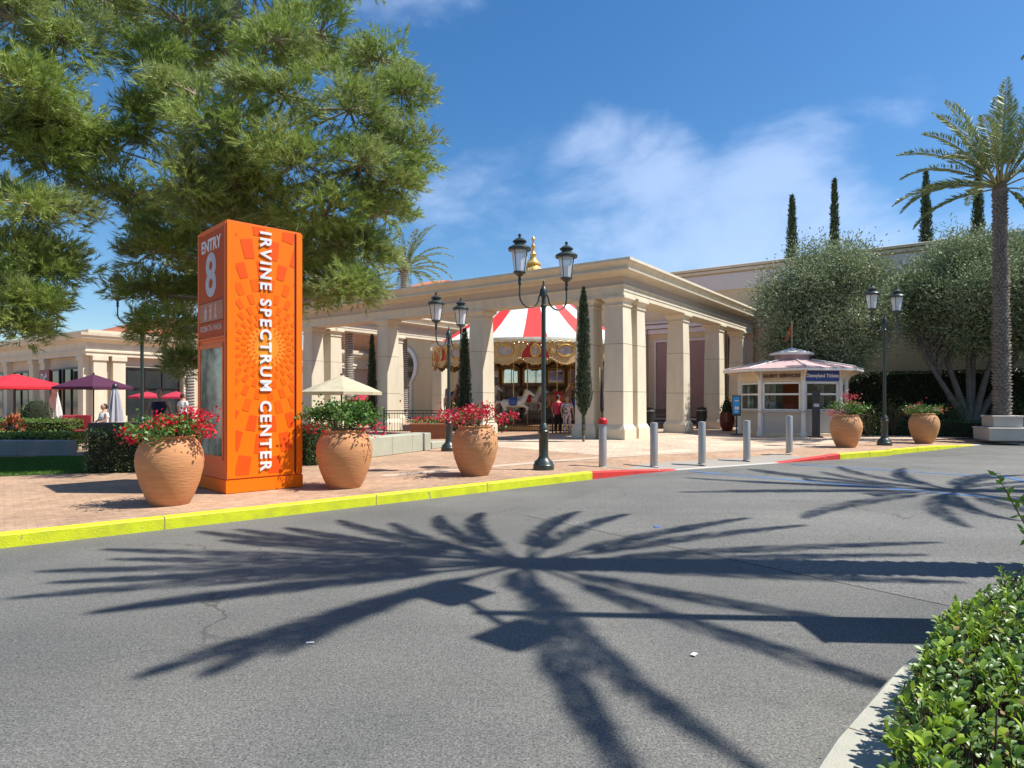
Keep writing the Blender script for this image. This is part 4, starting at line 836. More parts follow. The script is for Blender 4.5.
q = MB(); q.box((0, 0, .225), (1.32, 1.32, .45), bev=.03); q.box((0, 0, .44), (1.38, 1.38, .06), bev=.02); q.build('lower_tier', PED, ped)
q = MB(); q.box((0, 0, .66), (.92, .92, .40), bev=.02); q.box((0, 0, .86), (1.0, 1.0, .07), bev=.02); q.build('upper_tier', PED, ped)
palm('full height date palm growing from the stone pedestal at the right edge', pb+Vector((0, 0, .88)), hz(190, 23.5), .25, .185, vis, 51, lean=(-.08, 0), nl=84, ll=.52, lw=.04)
palm('date palm just outside the right edge, throwing the big shadow on the road', (6.35, 6.0, .11), 9.5, .21, .19, SHF, 62, sweep=2.3, nl=90, ll=.42, lw=.04, boots=True)
palm('date palm farther along the near planter, throwing the shadow by the blue markings', (14.1, 11.1, .11), 9.6, .25, .23, rnd_fronds(28, 4.2, 63, -.4, 1.3, .9), 64, sweep=2.0, nl=80, ll=.48, lw=.04, boots=False)
palm('palm behind the portico beam whose crown shows beside the pine', atd(404, 42, .15), hz(272, 42), .24, .22, rnd_fronds(34, 3.6, 65), 66, lights=True, boots=False, nl=44, ll=.4, lw=.05, group='palms wound with white lights')
palm('light wrapped palm trunk between the two left portico columns', atd(349, 37, .15), hz(262, 37), .25, .22, rnd_fronds(24, 2.8, 67), 68, lights=True, boots=False, nl=40, ll=.4, lw=.05, group='palms wound with white lights')
palm('light wrapped palm trunk just left of the orange pylon', atd(190, 30, .15), hz(285, 30), .20, .18, rnd_fronds(20, 2.2, 69), 70, lights=True, boots=False, nl=36, ll=.35, lw=.05, group='palms wound with white lights')

# ------------------------------------------------------------------ twin lantern lamp posts
def lamp_post(p, rz, label, arm=.60, zt=3.82, sc=1.0):
    t = thing('lamp_post', label, 'street lamp', p, rz, 'twin lantern lamp posts'); m = DGREEN; Z = zt
    q = MB(); q.lathe([(.22, 0), (.22, .10), (.20, .12), (.19, .17), (.13, .22), (.105, .26), (.098, .30), (.10, .74), (.115, .76), (.12, .80), (.10, .83), (.11, .86), (.085, .92), (.055, .97)], 20); q.build('base', m, t, smooth=True)
    q = MB(); q.lathe([(.050, .95), (.046, Z-.45), (.062, Z-.44), (.064, Z-.40), (.045, Z-.38), (.045, Z-.22), (.075, Z-.2), (.08, Z-.08), (.05, Z-.04), (.03, Z+.02), (.012, Z+.09), (.02, Z+.11), (.002, Z+.14)], 16); q.build('pole', m, t, smooth=True)
    for s_ in (-1, 1):
        q = MB(); pts = [(s_*.05, 0, Z-.10), (s_*.10, 0, Z-.20)]
        for k in range(9):
            a = PI+PI*k/8; pts.append((s_*(.12+.24-.0+(.24)*math.cos(a)*1.0), 0, Z-.26+.24*math.sin(a)*.95+.02))
        pts += [(s_*arm, 0, Z-.12), (s_*arm, 0, Z+.02)]
        q.tube(pts, [.018]*len(pts), 8); q.lathe([(.018, -.06), (.035, -.03), (.035, 0), (.015, .05)], 10, (s_*arm, 0, Z+.02)); q.build('arm', m, t, smooth=True)
        b = Z+.05; X = s_*arm; q = MB(); q.lathe([(.0, b+.0), (.03, b), (.035, b+.05), (.02, b+.08), (.11, b+.15), (.135, b+.17), (.13, b+.19), (.0, b+.19)], 12, (X, 0, 0)); ln = q.build('lantern', m, t)
        g = MB(); g.lathe([(.118, b+.19), (.178, b+.62)], 8, (X, 0, 0), caps=False, rot=PI/8); g.build('glass', LAMPG, ln)
        f = MB()
        for k in range(4):
            a = PI/8+k*PI/2; f.tube([(X+.122*math.cos(a), .122*math.sin(a), b+.18), (X+.184*math.cos(a), .184*math.sin(a), b+.63)], .009, 5)
        f.lathe([(.0, b+.61), (.19, b+.61), (.235, b+.62), (.24, b+.66), (.225, b+.68), (.13, b+.73), (.10, b+.75), (.10, b+.78), (.14, b+.785), (.145, b+.81), (.08, b+.86), (.035, b+.88), (.02, b+.90), (.035, b+.925), (.03, b+.95), (.0, b+.97)], 16, (X, 0, 0)); f.build('cap', m, ln, smooth=True)
    return t
lamp_post(atd(543.6, 13.55), R_(33), 'nearest and tallest twin lantern lamp post in front of the carousel')
lamp_post(atd(448.8, 18.5), R_(60), 'smaller looking twin lantern lamp post left of the carousel beside the crimson urn', zt=3.42)
lamp_post(atd(884.5, 20.8), R_(25), 'twin lantern lamp post between the two urns at the right', zt=4.1)
lamp_post(atd(142, 18.6), R_(25), 'slim lamp post behind the nearest urn with its lanterns in the pine', zt=4.1)

# parking light outside the right edge, whose shadow lies on the road
t = thing('parking_light', 'parking lot light with two flat heads and a long banner outside the right edge', 'street lamp', (4.28, 4.62, .11))
q = MB(); q.lathe([(.20, 0), (.20, .35), (.07, .40), (.06, 6.85), (.0, 6.9)], 14); q.build('pole', BLK, t)
ad = Vector((.44, -.81, 0)).normalized(); ra = math.atan2(ad.y, ad.x)
q = MB(); q.tube([-ad*.45+Vector((0, 0, 6.8)), ad*.45+Vector((0, 0, 6.8))], .04, 6); q.build('arm', BLK, t)
for s_ in (-1, 1):
    q = MB(); q.box(tuple(ad*s_*.52+Vector((.0, 0, 6.8))), (.40, .50, .14), ra+.35, bev=.03); q.build('head', BLK, t)
q = MB(); q.box((0, -.26, 2.35), (.02, .40, 1.85)); q.build('banner', mat('banner', (.75, .30, .10), .7), t)
q = MB(); q.tube([(0, 0, 3.3), (0, -.48, 3.3)], .015, 6); q.tube([(0, 0, 1.4), (0, -.48, 1.4)], .015, 6); q.build('bracket', BLK, t)

# ------------------------------------------------------------------ bollards
def bollard(p, label, first=None):
    if first: return dup(first, p, 0, label)
    t = thing('bollard', label, 'bollard', p, 0, 'steel bollards across the flush kerb')
    q = MB(); q.lathe([(.088, 0), (.088, 1.0), (.082, 1.015), (.0, 1.03)], 24); q.build('post', STEEL, t, smooth=True); q = MB(); q.lathe([(.105, 0), (.105, .012), (.09, .02)], 20); q.build('collar', STEEL, t)
    return t
bpts = [(602.7, 14.4, .11, 'left end steel bollard carrying a red cap in front of the portico corner'), (654, 14.95, .06, 'second steel bollard from the left where the red kerb ends'), (702, 15.6, .06, 'middle steel bollard in the row of five'), (746.8, 16.55, .06, 'fourth steel bollard in front of the kiosk left side'), (789.3, 17.8, .15, 'right end steel bollard in front of the ticket kiosk window')]
b0 = None
for px, d, z, lb in bpts:
    b = bollard(atd(px, d, z), lb, b0); b0 = b0 or b
t = thing('red_cap', 'red plastic cap resting on the left end bollard', 'cap', atd(602.7, 14.4, 1.14)); q = MB(); q.lathe([(.10, -.07), (.105, 0), (.10, .03), (.06, .065), (.0, .07)], 18, caps=False); q.lathe([(.112, -.07), (.112, -.055)], 18); q.build('cap', REDP, t, smooth=True)
t = thing('slim_pole', 'thin dark pole with a folded pennant standing behind the red capped bollard', 'pole', atd(602, 15.2)); q = MB(); q.tube([(0, 0, 0), (0, 0, 2.15)], .018, 6); q.build('pole', BLK, t); q = MB(); q.lathe([(.02, 1.15), (.05, 1.25), (.035, 1.75), (.015, 1.95)], 8); q.build('pennant', mat('folded_cloth', (.03, .02, .03), .8), t)

# ------------------------------------------------------------------ carousel
CC = loc(-9.1, 7.75); CR = 5.35
car = thing('carousel', 'large carousel under a red and white striped top with gilded rounding boards', 'carousel', (CC.x, CC.y, .15), R_(-91))
camang = math.atan2(-CC.y, -CC.x)
car.rotation_euler = (0, 0, camang); 
MX = mat('canopy_white', (.72, .75, .68), .75, (.64, .67, .60), 2); RX = mat('canopy_red', (.80, .035, .03), .7, (.70, .03, .03), 2); CRM = mat('carousel_cream', (.62, .46, .24), .45, (.48, .32, .13), 3)
BRN = mat('carousel_brown', (.25, .13, .06), .5, (.15, .07, .03), 4)
def pc(r, a, z): return (r*math.cos(a), r*math.sin(a), z)
q = MB(); zs = [(5.5, 4.28), (4.9, 4.62), (4.1, 5.12), (3.2, 5.75), (2.2, 6.5), (1.3, 7.2), (1.0, 7.45)]
NS = 12
for k in range(NS):
    c0 = R_(1)+k*2*PI/NS
    for (a0, a1, mi) in ((c0-R_(6.2), c0+R_(6.2), 1), (c0+R_(6.2), c0+R_(23.8), 0)):
        for i in range(len(zs)-1):
            (r0, z0), (r1, z1) = zs[i], zs[i+1]
            def rc(r, a):
                h = 2*PI/NS; u = (a-c0) % h-h/2; return r*math.cos(h/2)/math.cos(u)
            q.add([pc(rc(r0, a0), a0, z0), pc(rc(r0, a1), a1, z0), pc(rc(r1, a1), a1, z1), pc(rc(r1, a0), a0, z1)], [(0, 1, 2, 3)], mi)
q.build('canopy', [MX, RX], car)
q = MB()   # scalloped valance
for k in range(84):
    a0, a1 = 2*PI*k/84, 2*PI*(k+1)/84; pts = [pc(5.48, a0, 4.32), pc(5.48, a1, 4.32)]+[pc(5.5, a1+(a0-a1)*s_, 4.22-.13*math.sin(PI*s_)) for s_ in np.linspace(0, 1, 7)]
    q.add(pts, [tuple(range(len(pts)))])
q.build('valance', MX, car)
q = MB(); q.lathe([(1.02, 7.4), (1.05, 7.8), (1.2, 7.85), (1.2, 7.95), (.75, 8.2), (.5, 8.45), (.36, 8.65), (.42, 8.7), (.42, 8.78), (.2, 9.0), (.16, 9.2), (.2, 9.28), (.1, 9.4), (.07, 9.6), (.12, 9.68), (.12, 9.76), (.05, 9.85), (.05, 10.0), (.10, 10.08), (.08, 10.18), (.0, 10.28)], 16); cu_ = q.build('cupola', GOLD, car, smooth=True)
q = MB()
for k in range(12): a = 2*PI*k/12; q.ell(pc(1.2, a, 7.98), .08, 8, 6); q.ell(pc(.55, a, 8.42), .05, 8, 6)
q.build('beads', BULB, cu_)
def onpanel(am, r, M=None): return Matrix.Rotation(am, 4, 'Z') @ Matrix.Translation((r, 0, 0)) @ Matrix.Rotation(PI/2, 4, 'Z')
NB = 24
for k in range(NB):
    am = R_(1)+2*PI*k/NB; r = 5.30; w = 2*r*math.tan(PI/NB)+.01; M = onpanel(am, r)     # local x along the rim, y inward(-)...
    pts = [(-w/2, 4.22), (w/2, 4.22), (w/2, 3.30)]+[(w/2-w*s_, 3.30-.0-.28*abs(math.sin(PI*s_*1.0))+.05*abs(math.sin(PI*s_*5))) for s_ in np.linspace(0.05, .95, 19)]+[(-w/2, 3.30)]
    q = MB(); q.extr(pts, M @ Matrix.Translation((0, -.03, 0)), .06); pn = q.build('rounding_board', CRM, car)
    q = MB()
    rim = [(-w/2+.03, 4.15), (w/2-.03, 4.15)]; q.tube([M @ Vector((x, -.06, z)) for x, z in rim], .028, 5)
    arc = [(w/2-.04-(w-.08)*s_, 3.34-.25*math.sin(PI*s_)) for s_ in np.linspace(0, 1, 12)]; q.tube([M @ Vector((x, -.06, z)) for x, z in arc], .026, 5)
    arc2 = [(w/2-.04-(w-.08)*s_, 3.95+.10*math.cos(2*PI*s_)) for s_ in np.linspace(0, 1, 14)]; q.tube([M @ Vector((x, -.055, z)) for x, z in arc2], .014, 5)
    for sx in (-1, 1):
        q.tube([M @ Vector((sx*(w/2-.06-.10*math.sin(s_*6)*s_), -.06, 3.42+.45*s_)) for s_ in np.linspace(0, 1, 9)], .02, 5)
    q.build('gilding', GOLD, pn)
    q = MB()
    for x, z in arc[::1]+arc2[::2]: p = M @ Vector((x, -.09, z+.03)); q.ell(p, .024, 6, 5)
    q.build('bulbs', BULB, pn)
    if k % 2:
        ov = [(.36*math.cos(a), 3.72+.24*math.sin(a)) for a in np.linspace(0, 2*PI, 25)[:-1]]; q = MB(); q.extr(ov, M @ Matrix.Translation((0, -.055, 0)), .03); o_ = q.build('painting', mat('painting', (.30, .34, .50), .5, (.55, .42, .30), 5, contrast=.1), pn)
        q = MB(); q.tube([M @ Vector((.39*math.cos(a), -.07, 3.72+.27*math.sin(a))) for a in np.linspace(0, 2*PI, 25)], .035, 6); q.build('picture_frame', GOLD, o_)
    else:
        q = MB()
        for sx in (-1, 1):
            d_ = [(sx*.12, 4.08), (sx*.34, 3.96), (sx*.52, 3.70), (sx*.68, 3.36), (sx*.40, 3.42), (sx*.12, 3.40)]; q.extr(d_, M @ Matrix.Translation((0, -.06, 0)), .03)
        q.build('drape', REDP, pn)
        ov = [(.20*math.cos(a), 3.70+.27*math.sin(a)) for a in np.linspace(0, 2*PI, 21)[:-1]]; q = MB(); q.extr(ov, M @ Matrix.Translation((0, -.075, 0)), .03); o_ = q.build('painting', mat('painting_portrait', (.62, .48, .36), .5, (.35, .30, .28), 6, contrast=.12), pn)
        q = MB(); q.tube([M @ Vector((.22*math.cos(a), -.09, 3.70+.29*math.sin(a))) for a in np.linspace(0, 2*PI, 21)], .03, 6); q.build('picture_frame', GOLD, o_)
q = MB(); q.lathe([(0, 0), (5.1, 0), (5.15, .05), (5.15, .27), (5.0, .30), (0, .30)], 48); q.build('platform', BRN, car)
q = MB(); q.lathe([(5.17, .08), (5.17, .22)], 48, caps=False); q.build('platform_trim', mat('dull_gold', (.30, .18, .06), .6), car)
q = MB(); q.lathe([(1.75, .3), (1.75, 4.2)], 12); dm = q.build('core', BRN, car)
q = MB(); q.lathe([(5.2, 4.22), (0, 4.5)], 24, caps=False); q.build('ceiling', BRN, car)
for k in range(12):
    am = 2*PI*k/12; M = onpanel(am, 2.25)
    q = MB(); f = [(-.56, 2.15), (.56, 2.15), (.56, 3.0)]+[(.56-1.12*s_, 3.0+.22*math.sin(PI*s_)) for s_ in np.linspace(.08, .92, 9)]+[(-.56, 3.0)]; q.extr(f, M @ Matrix.Translation((0, -.04, 0)), .06); p_ = q.build('mirror_frame', BRN, car)
    q = MB(); q.extr([(-.42, 2.32), (.42, 2.32), (.42, 2.92), (.3, 3.0), (-.3, 3.0), (-.42, 2.92)], M @ Matrix.Translation((0, -.06, 0)), .03); q.build('mirror', MIRR, p_)
    q = MB(); q.tube([M @ Vector((x, -.08, z)) for x, z in ((-.45, 2.29), (.45, 2.29), (.45, 2.95), (.3, 3.04), (-.3, 3.04), (-.45, 2.95), (-.45, 2.29))], .03, 5)
    for s_ in np.linspace(0, 1, 9): q.ell(M @ Vector((-.5+s_, -.07, 3.05+.2*math.sin(PI*s_))), .035, 6, 5)
    q.build('gilding', GOLD, p_)
    q = MB(); q.extr([(-.5, .5), (.5, .5), (.5, 2.0), (.3, 1.85), (0, 2.05), (-.3, 1.85), (-.5, 2.0)], M @ Matrix.Translation((0, -.0, 0)), .05); p2_ = q.build('scenery_panel', mat('scenery', (.34, .22, .13), .5, (.14, .07, .045), 3, contrast=.1), car)
    q = MB(); q.extr([(.22*math.cos(a), 1.2+.32*math.sin(a)) for a in np.linspace(0, 2*PI, 17)[:-1]], M @ Matrix.Translation((0, -.03, 0)), .03); q.build('painting', mat('painting_scene', (.45, .30, .25), .5, (.6, .55, .45), 5, contrast=.1), p2_)
# sweeps and garlands under the rounding board
q = MB()
for k in range(24):
    am = 2*PI*k/24; q.tube([pc(2.2, am, 3.9), pc(5.1, am, 3.95)], .04, 5)
q.build('sweeps', GOLD, car)
for R__, npan in ((3.4, 16),):
    for k in range(npan):
        am = 2*PI*k/npan; M = onpanel(am, R__); w = 2*R__*math.tan(PI/npan)
        q = MB(); pts = [(-w/2, 3.7), (w/2, 3.7), (w/2, 3.2)]+[(w/2-w*s_, 3.2+.22*math.sin(PI*s_)) for s_ in np.linspace(.06, .94, 11)]+[(-w/2, 3.2)]; q.extr(pts, M, .04); a_ = q.build('inner_arch', CRM, car)
        q = MB()
        for s_ in np.linspace(0, 1, 11): q.ell(M @ Vector((w/2-w*s_, -.03, 3.2+.22*math.sin(PI*s_))), .032, 6, 5)
        q.build('bulbs', BULB, a_)
HW_ = mat('horse_white', (.74, .68, .58), .35); HBr = mat('horse_bay', (.28, .12, .05), .35)
def horse_mesh(m):
    q = MB(); q.tube([(-.48, 0, .02), (-.25, 0, .05), (.1, 0, .02), (.42, 0, .06)], [.15, .20, .19, .17], 12); q.ell((-.42, 0, .03), (.2, .19, .21)); q.ell((.38, 0, .05), (.19, .18, .21))
    q.tube([(.40, 0, .08), (.58, 0, .34), (.68, 0, .58)], [.16, .11, .085], 10); q.tube([(.62, 0, .62), (.78, 0, .55), (.98, 0, .40)], [.09, .085, .05], 10); q.ell((.98, 0, .40), (.06, .05, .05))
    for sy in (-1, 1):
        q.tube([(.63, sy*.04, .66), (.61, sy*.05, .78)], [.03, .008], 6)
        q.tube([(.42, sy*.10, -.02), (.68, sy*.11, -.16), (.62, sy*.11, -.42), (.52, sy*.11, -.48)], [.09, .055, .035, .045], 8)
        q.tube([(-.46, sy*.10, -.02), (-.38, sy*.11, -.28), (-.66, sy*.11, -.50), (-.74, sy*.11, -.72), (-.66, sy*.11, -.76)], [.12, .075, .04, .035, .045], 8)
    q.tube([(-.58, 0, .10), (-.78, 0, .12), (-.92, 0, -.10), (-.96, 0, -.35)], [.05, .06, .055, .01], 8)
    o = baked(q, 'horse', m, None, .032, 2); me = o.data; bpy.data.objects.remove(o); return me
hm = [horse_mesh(HW_), horse_mesh(HBr)]
sdl = MB(); sdl.tube([(-.16, 0, .22), (0, 0, .20), (.16, 0, .24)], [.13, .12, .13], 10); sdl.box((0, 0, .08), (.42, .43, .30), bev=.05); sdl_o = sdl.build('saddle', REDP, None); sm_ = sdl_o.data; bpy.data.objects.remove(sdl_o)
sd2 = sm_.copy(); sd2.materials[0] = mat('saddle_blue', (.04, .10, .35), .4)
mn = MB(); mn.tube([(.42, 0, .30), (.52, 0, .46), (.60, 0, .68), (.70, 0, .66)], [.05, .06, .06, .02], 8); mn_o = mn.build('mane', GOLD, None); mnm = mn_o.data; bpy.data.objects.remove(mn_o)
pm = MB(); pm.tube([(0, 0, -1.2), (0, 0, 2.9)], .022, 6); pm_o = pm.build('pole', GOLD, None); pmm = pm_o.data; bpy.data.objects.remove(pm_o)
def kid(name, me, par): o = bpy.data.objects.new(name, me); C.objects.link(o); o.parent = par; return o
i = 0
for R__, nh in ((4.6, 14), (3.5, 10)):
    for k in range(nh):
        a = 2*PI*(k+.3)/nh+R__; h = kid('horse', hm[i % 3 == 1], car); z = 1.35+.18*math.sin(i*1.9); h.location = pc(R__, a, z); h.rotation_euler = (0, 0, a+PI/2); kid('saddle', [sm_, sd2][i % 2], h); kid('mane', mnm, h); kid('pole', pmm, h); i += 1

# iron fence pieces round the carousel
def picket(label, a, b, h=.98, group='iron picket fences by the carousel', n=None):
    a, b = Vector(a), Vector(b); L_ = (b-a).length; t = thing('iron_fence', label, 'fence', (a.x, a.y, .15), math.atan2(b.y-a.y, b.x-a.x), group); q = MB()
    for z in (.10, h-.02, h-.14): q.box((L_/2, 0, z), (L_, .035, .035))
    q.build('rails', BLK, t); q = MB()
    for k in range(int(L_/.115)+1): q.box((k*.115, .001, h/2), (.016, .016, h-.02))
    q.build('pickets', BLK, t); npst = max(2, int(L_/1.9)+1)
    for k in range(npst): q = MB(); q.box((L_*k/(npst-1), 0, h/2+.03), (.055, .055, h+.06)); q.lathe([(.04, h+.06), (.03, h+.1), (0, h+.12)], 8, (L_*k/(npst-1), 0, 0)); q.build('post', BLK, t)
picket('iron fence in front of the carousel between the crimson urn and the portico corner', atd(452, 28.9), atd(603, 28.6))
picket('iron fence left of the carousel behind the terracotta trough', atd(384, 28.5), atd(449, 28.8), 1.0)
picket('iron fence returning beside the carousel behind the portico corner', atd(604, 28.6), loc(-2.4, 12.5), .98)
# ticket kiosk
kc = at(792, 440, .15); kc = atd(792, 27.4); kr = 2.09
kt = thing('ticket_kiosk', 'octagonal cream ticket kiosk with pink tiled roof, glass windows and flag', 'kiosk', kc, math.atan2(-kc.y, -kc.x))
VA = [R_(11+45*k) for k in range(8)]      # picture right is positive local angle
def kp(r, a, z): return (r*math.cos(a), r*math.sin(a), z)
KWALL = mat('kiosk_wall', (.50, .46, .40), .6, (.44, .40, .35), 3); KR = mat('kiosk_roof', (.60, .42, .40), .7, (.46, .30, .29), 4, .3, 30)
q = MB(); q.lathe([(kr-.05, 0), (kr-.05, .95)], 8, rot=VA[0]); q.build('lower_wall', KWALL, kt)
q = MB(); q.lathe([(kr-.0, 0), (kr+.02, .12), (kr-.03, .14)], 8, rot=VA[0]); q.build('skirting', CREAMP, kt)
q = MB(); q.lathe([(kr+.10, .95), (kr+.12, .97), (kr+.12, 1.02), (kr-.2, 1.02)], 8, rot=VA[0]); q.build('counter', mat('counter_stone', (.52, .50, .46), .4), kt)
q = MB(); q.lathe([(kr-.04, 2.18), (kr-.04, 2.62)], 8, rot=VA[0]); fas = q.build('fascia', CREAMP, kt)
for k in range(8):
    a = VA[k]; q = MB(); q.box(kp(kr, a, 1.3), (.15, .15, 2.6), a, bev=.01); q.box(kp(kr+.01, a, .1), (.2, .2, .2), a); po_ = q.build('post', WHITE, kt)
    q = MB(); br_ = [(kr+.05, 1.95), (kr+.07, 2.2), (kr+.2, 2.42), (kr+.5, 2.56), (kr+.5, 2.62), (kr+.05, 2.62)]
    M = Matrix.Rotation(a, 4, 'Z'); q.extr(br_, M @ Matrix.Translation((0, -.04, 0)), .08); q.build('bracket', CREAMP, po_)
    am = VA[k]-R_(22.5); r_ = (kr-.02)*math.cos(PI/8); w = 2*kr*math.sin(PI/8)-.16; M = onpanel(am, r_)
    door = (k == 0 and False)
    q = MB(); q.extr([(-w/2, 1.02), (w/2, 1.02), (w/2, 2.18), (-w/2, 2.18)], M, .012); wd = q.build('window', WINDG, kt)
    q = MB()
    for (cx, cz, dx, dz) in ((0, 2.13, w, .08), (0, 1.06, w, .06), (0, 1.68, w, .07), (-w/2+.04, 1.6, .07, 1.1), (w/2-.04, 1.6, .07, 1.1)):
        q.extr([(cx-dx/2, cz-dz/2), (cx+dx/2, cz-dz/2), (cx+dx/2, cz+dz/2), (cx-dx/2, cz+dz/2)], M @ Matrix.Translation((0, -.035, 0)), .05)
    q.build('frame', WHITE, wd)
q = MB(); q.lathe([(kr+.50, 2.60), (kr+.66, 2.62), (kr+.68, 2.70), (kr+.56, 2.74), (1.0, 3.06), (.86, 3.10)], 8, rot=VA[0]); rf = q.build('roof', KR, kt)
q = MB()
for a in VA: q.tube([kp(kr+.68, a, 2.72), kp(kr+.56, a, 2.77), kp(.9, a, 3.12)], .022, 5)
q.lathe([(kr+.64, 2.585), (kr+.69, 2.60), (kr+.69, 2.68)], 8, rot=VA[0], caps=False); q.build('ridge', WHITE, rf)
q = MB(); q.lathe([(.70, 3.05), (.70, 3.34)], 8, rot=VA[0]); q.build('cupola_wall', mat('cupola_pink', (.50, .34, .33), .7), kt)
q = MB(); q.lathe([(.82, 3.32), (.88, 3.34), (.88, 3.42), (.3, 3.58), (.05, 3.66)], 8, rot=VA[0]); q.build('cupola_roof', WHITE, kt)
q = MB(); q.tube([(0, 0, 3.65), (0, 0, 4.72)], .028, 8); fp_ = q.build('flag_pole', mat('tan_pole', (.5, .38, .25), .5), kt)
q = MB(); q.lathe([(.03, 4.7), (.05, 4.74), (.0, 4.8)], 8); q.build('finial', GOLD, fp_)
fm = Matrix.Rotation(-kt.rotation_euler.z, 4, 'Z'); V = []
for i in range(9):
    s_ = i/8; dx = -.03-.26*s_-.02*math.sin(s_*7); dz = -.62*s_; wd_ = .42*(1-s_*.8)
    for j in range(3): V.append(tuple(fm @ Vector((dx+.05*math.sin(s_*9+j)*.6, .04*math.sin(s_*8+j*1.5), 4.62+dz-wd_*j/2*.9))))
q = MB(); q.add(V, [(i*3+j, i*3+j+1, (i+1)*3+j+1, (i+1)*3+j) for i in range(8) for j in range(2)]); q.build('flag', mat('flag_orange', (.85, .16, .04), .7, tl=.3), kt)
# fascia signs on the two front facets
def facetM(k, out=.0, z=2.4): return onpanel(VA[k]-R_(22.5), (kr-.02)*math.cos(PI/8)+out) @ Matrix.Translation((0, 0, z))
fr = 0; rt = 1
def txtM(k, out, z):
    am = VA[k]-R_(22.5); n_ = Vector((math.cos(am), math.sin(am), 0)); x = Vector((-math.sin(am), math.cos(am), 0)); return plane_M(n_*((kr-.02)*math.cos(PI/8)+out)+Vector((0, 0, z)), x)
tx = text('lettering', 'GUEST SERVICES', .178, mat('letter_brown', (.10, .035, .02), .5), fas, txtM(fr, .06, 2.40), .01, bold=.0065, spacing=1.06)
q = MB(); q.extr([(-.75, 2.24), (.75, 2.24), (.75, 2.56), (-.75, 2.56)], onpanel(VA[fr]-R_(22.5), (kr-.02)*math.cos(PI/8)+.01), .02) ; q.build('name_board', mat('board_tan', (.55, .42, .29), .6), fas)
q = MB(); q.extr([(-.75, 2.20), (.75, 2.20), (.75, 2.60), (-.75, 2.60)], onpanel(VA[rt]-R_(22.5), (kr-.02)*math.cos(PI/8)+.07), .05); bs_ = q.build('blue_sign', mat('sign_blue', (.015, .05, .28), .4), kt)
text('lettering', 'Disneyland Tickets', .185, LETW, bs_, txtM(rt, .078, 2.40), .006, bold=.005)
q = MB(); q.box((-.75, .1, 1.1), (.06, 1.5, 2.1)); q.build('dark_backing', mat('dark_backing', (.05, .05, .045), .9), kt)  # near-black board added behind the windows to darken the kiosk interior
q = MB(); q.box((.9, -.1, 1.12), (.3, .35, .28)); q.box((.9, .45, 1.08), (.2, .2, .2)); q.build('till', BLK, kt)
q = MB(); q.lathe([(kr-.15, 2.6), (0, 2.62)], 8, rot=VA[0], caps=False); q.build('ceiling', CREAMP, kt)
# dark totem before the kiosk
t = thing('notice_totem', 'narrow dark notice totem standing in front of the blue signed kiosk side', 'sign', atd(816, 25.0), R_(-8)); q = MB(); q.box((0, 0, .92), (.27, .10, 1.84), bev=.01); q.box((0, 0, .03), (.42, .3, .06)); q.build('panel', mat('totem', (.045, .04, .038), .4), t); q = MB(); q.box((0, -.055, 1.25), (.2, .01, .12)); q.build('plate', LGREY, t)
# blue sign on a stand
t = thing('standing_sign', 'small bright blue poster sign on a black stand left of the kiosk', 'sign', atd(736.5, 26.6)); q = MB(); q.box((0, 0, .05), (.42, .35, .04)); q.tube([(0, 0, .05), (0, 0, 1.0)], .03, 6); q.build('stand', BLK, t)
q = MB(); q.box((0, 0, 1.22), (.34, .06, .84), bev=.01); q.build('frame', BLK, t); q = MB(); q.box((-.02, -.034, 1.24), (.27, .01, .70)); pn = q.build('poster', mat('poster_blue', (.02, .28, .62), .4, (.03, .36, .72), 4), t)
q = MB(); q.box((0, -.041, 1.42), (.16, .004, .05)); q.box((0, -.041, 1.12), (.18, .004, .12)); q.box((-.02, -.041, .98), (.12, .004, .04)); q.build('print', LETW, pn)

# ------------------------------------------------------------------ low walls, trough, lawn planter
def block(name, label, catg, a, b, wd, h, m, cap=None, z0=.15, joints=0):
    a, b = Vector(a), Vector(b); L_ = (b-a).length; t = thing(name, label, catg, (a.x, a.y, z0), math.atan2(b.y-a.y, b.x-a.x)); q = MB(); q.box((L_/2, wd/2, h/2), (L_, wd, h), bev=.015); w_ = q.build('wall', m, t)
    if joints:
        q = MB()
        for k in range(1, joints): q.box((L_*k/joints, -.001, h/2), (.012, .004, h-.03))
        q.build('joint', GROOVE, w_)
    return t
PLW = mat('plinth_stone', (.42, .42, .32), .8, (.34, .34, .26), 2, .15, 60)
block('low_wall', 'long low pale stone bench wall behind the urn right of the pylon', 'wall', atd(345, 15.4), atd(431, 18.9), .55, .50, PLW, joints=4)
block('low_wall', 'short low stone step at the end of the pale bench wall', 'wall', atd(432, 19.2), atd(446, 19.9), .4, .2, PLW)
block('low_wall', 'low grey concrete planter wall bordering the lawn at the far left', 'wall', atd(-60, 16.8), atd(68, 16.8), .35, .40, CONCG, joints=5)
hedge_box('ground_cover', 'bright grassy ground cover inside the low grey planter', atd(-60, 18.2, 0), atd(62, 18.2, 0), 1.6, .48, None, HGL, 5000, .09, catg='plants')
t = thing('flower_trough', 'long terracotta trough with red flowers before the left carousel fence', 'planter', atd(411, 24.2)); q = MB(); q.box((.68, .3, .27), (1.36, .6, .54), taper=1.06); q.box((.68, .3, .54), (1.48, .70, .07), bev=.02); q.build('trough', mat('trough_clay', (.33, .12, .055), .8), t)
P = np.stack([RNG.random(420)*1.36, RNG.random(420)*.6, .56+RNG.random(420)*.16], 1)
tf = thing('trough_flowers', 'row of small red flowers growing in the long trough', 'plant', atd(411, 24.2)); leaves('leaves', P, rdir(420, .5), .09, .05, BL, tf); P2_ = P[:160]+(0, -.02, .07); leaves('flowers', P2_, rdir(160, .4), .07, .06, BF['red'], tf)
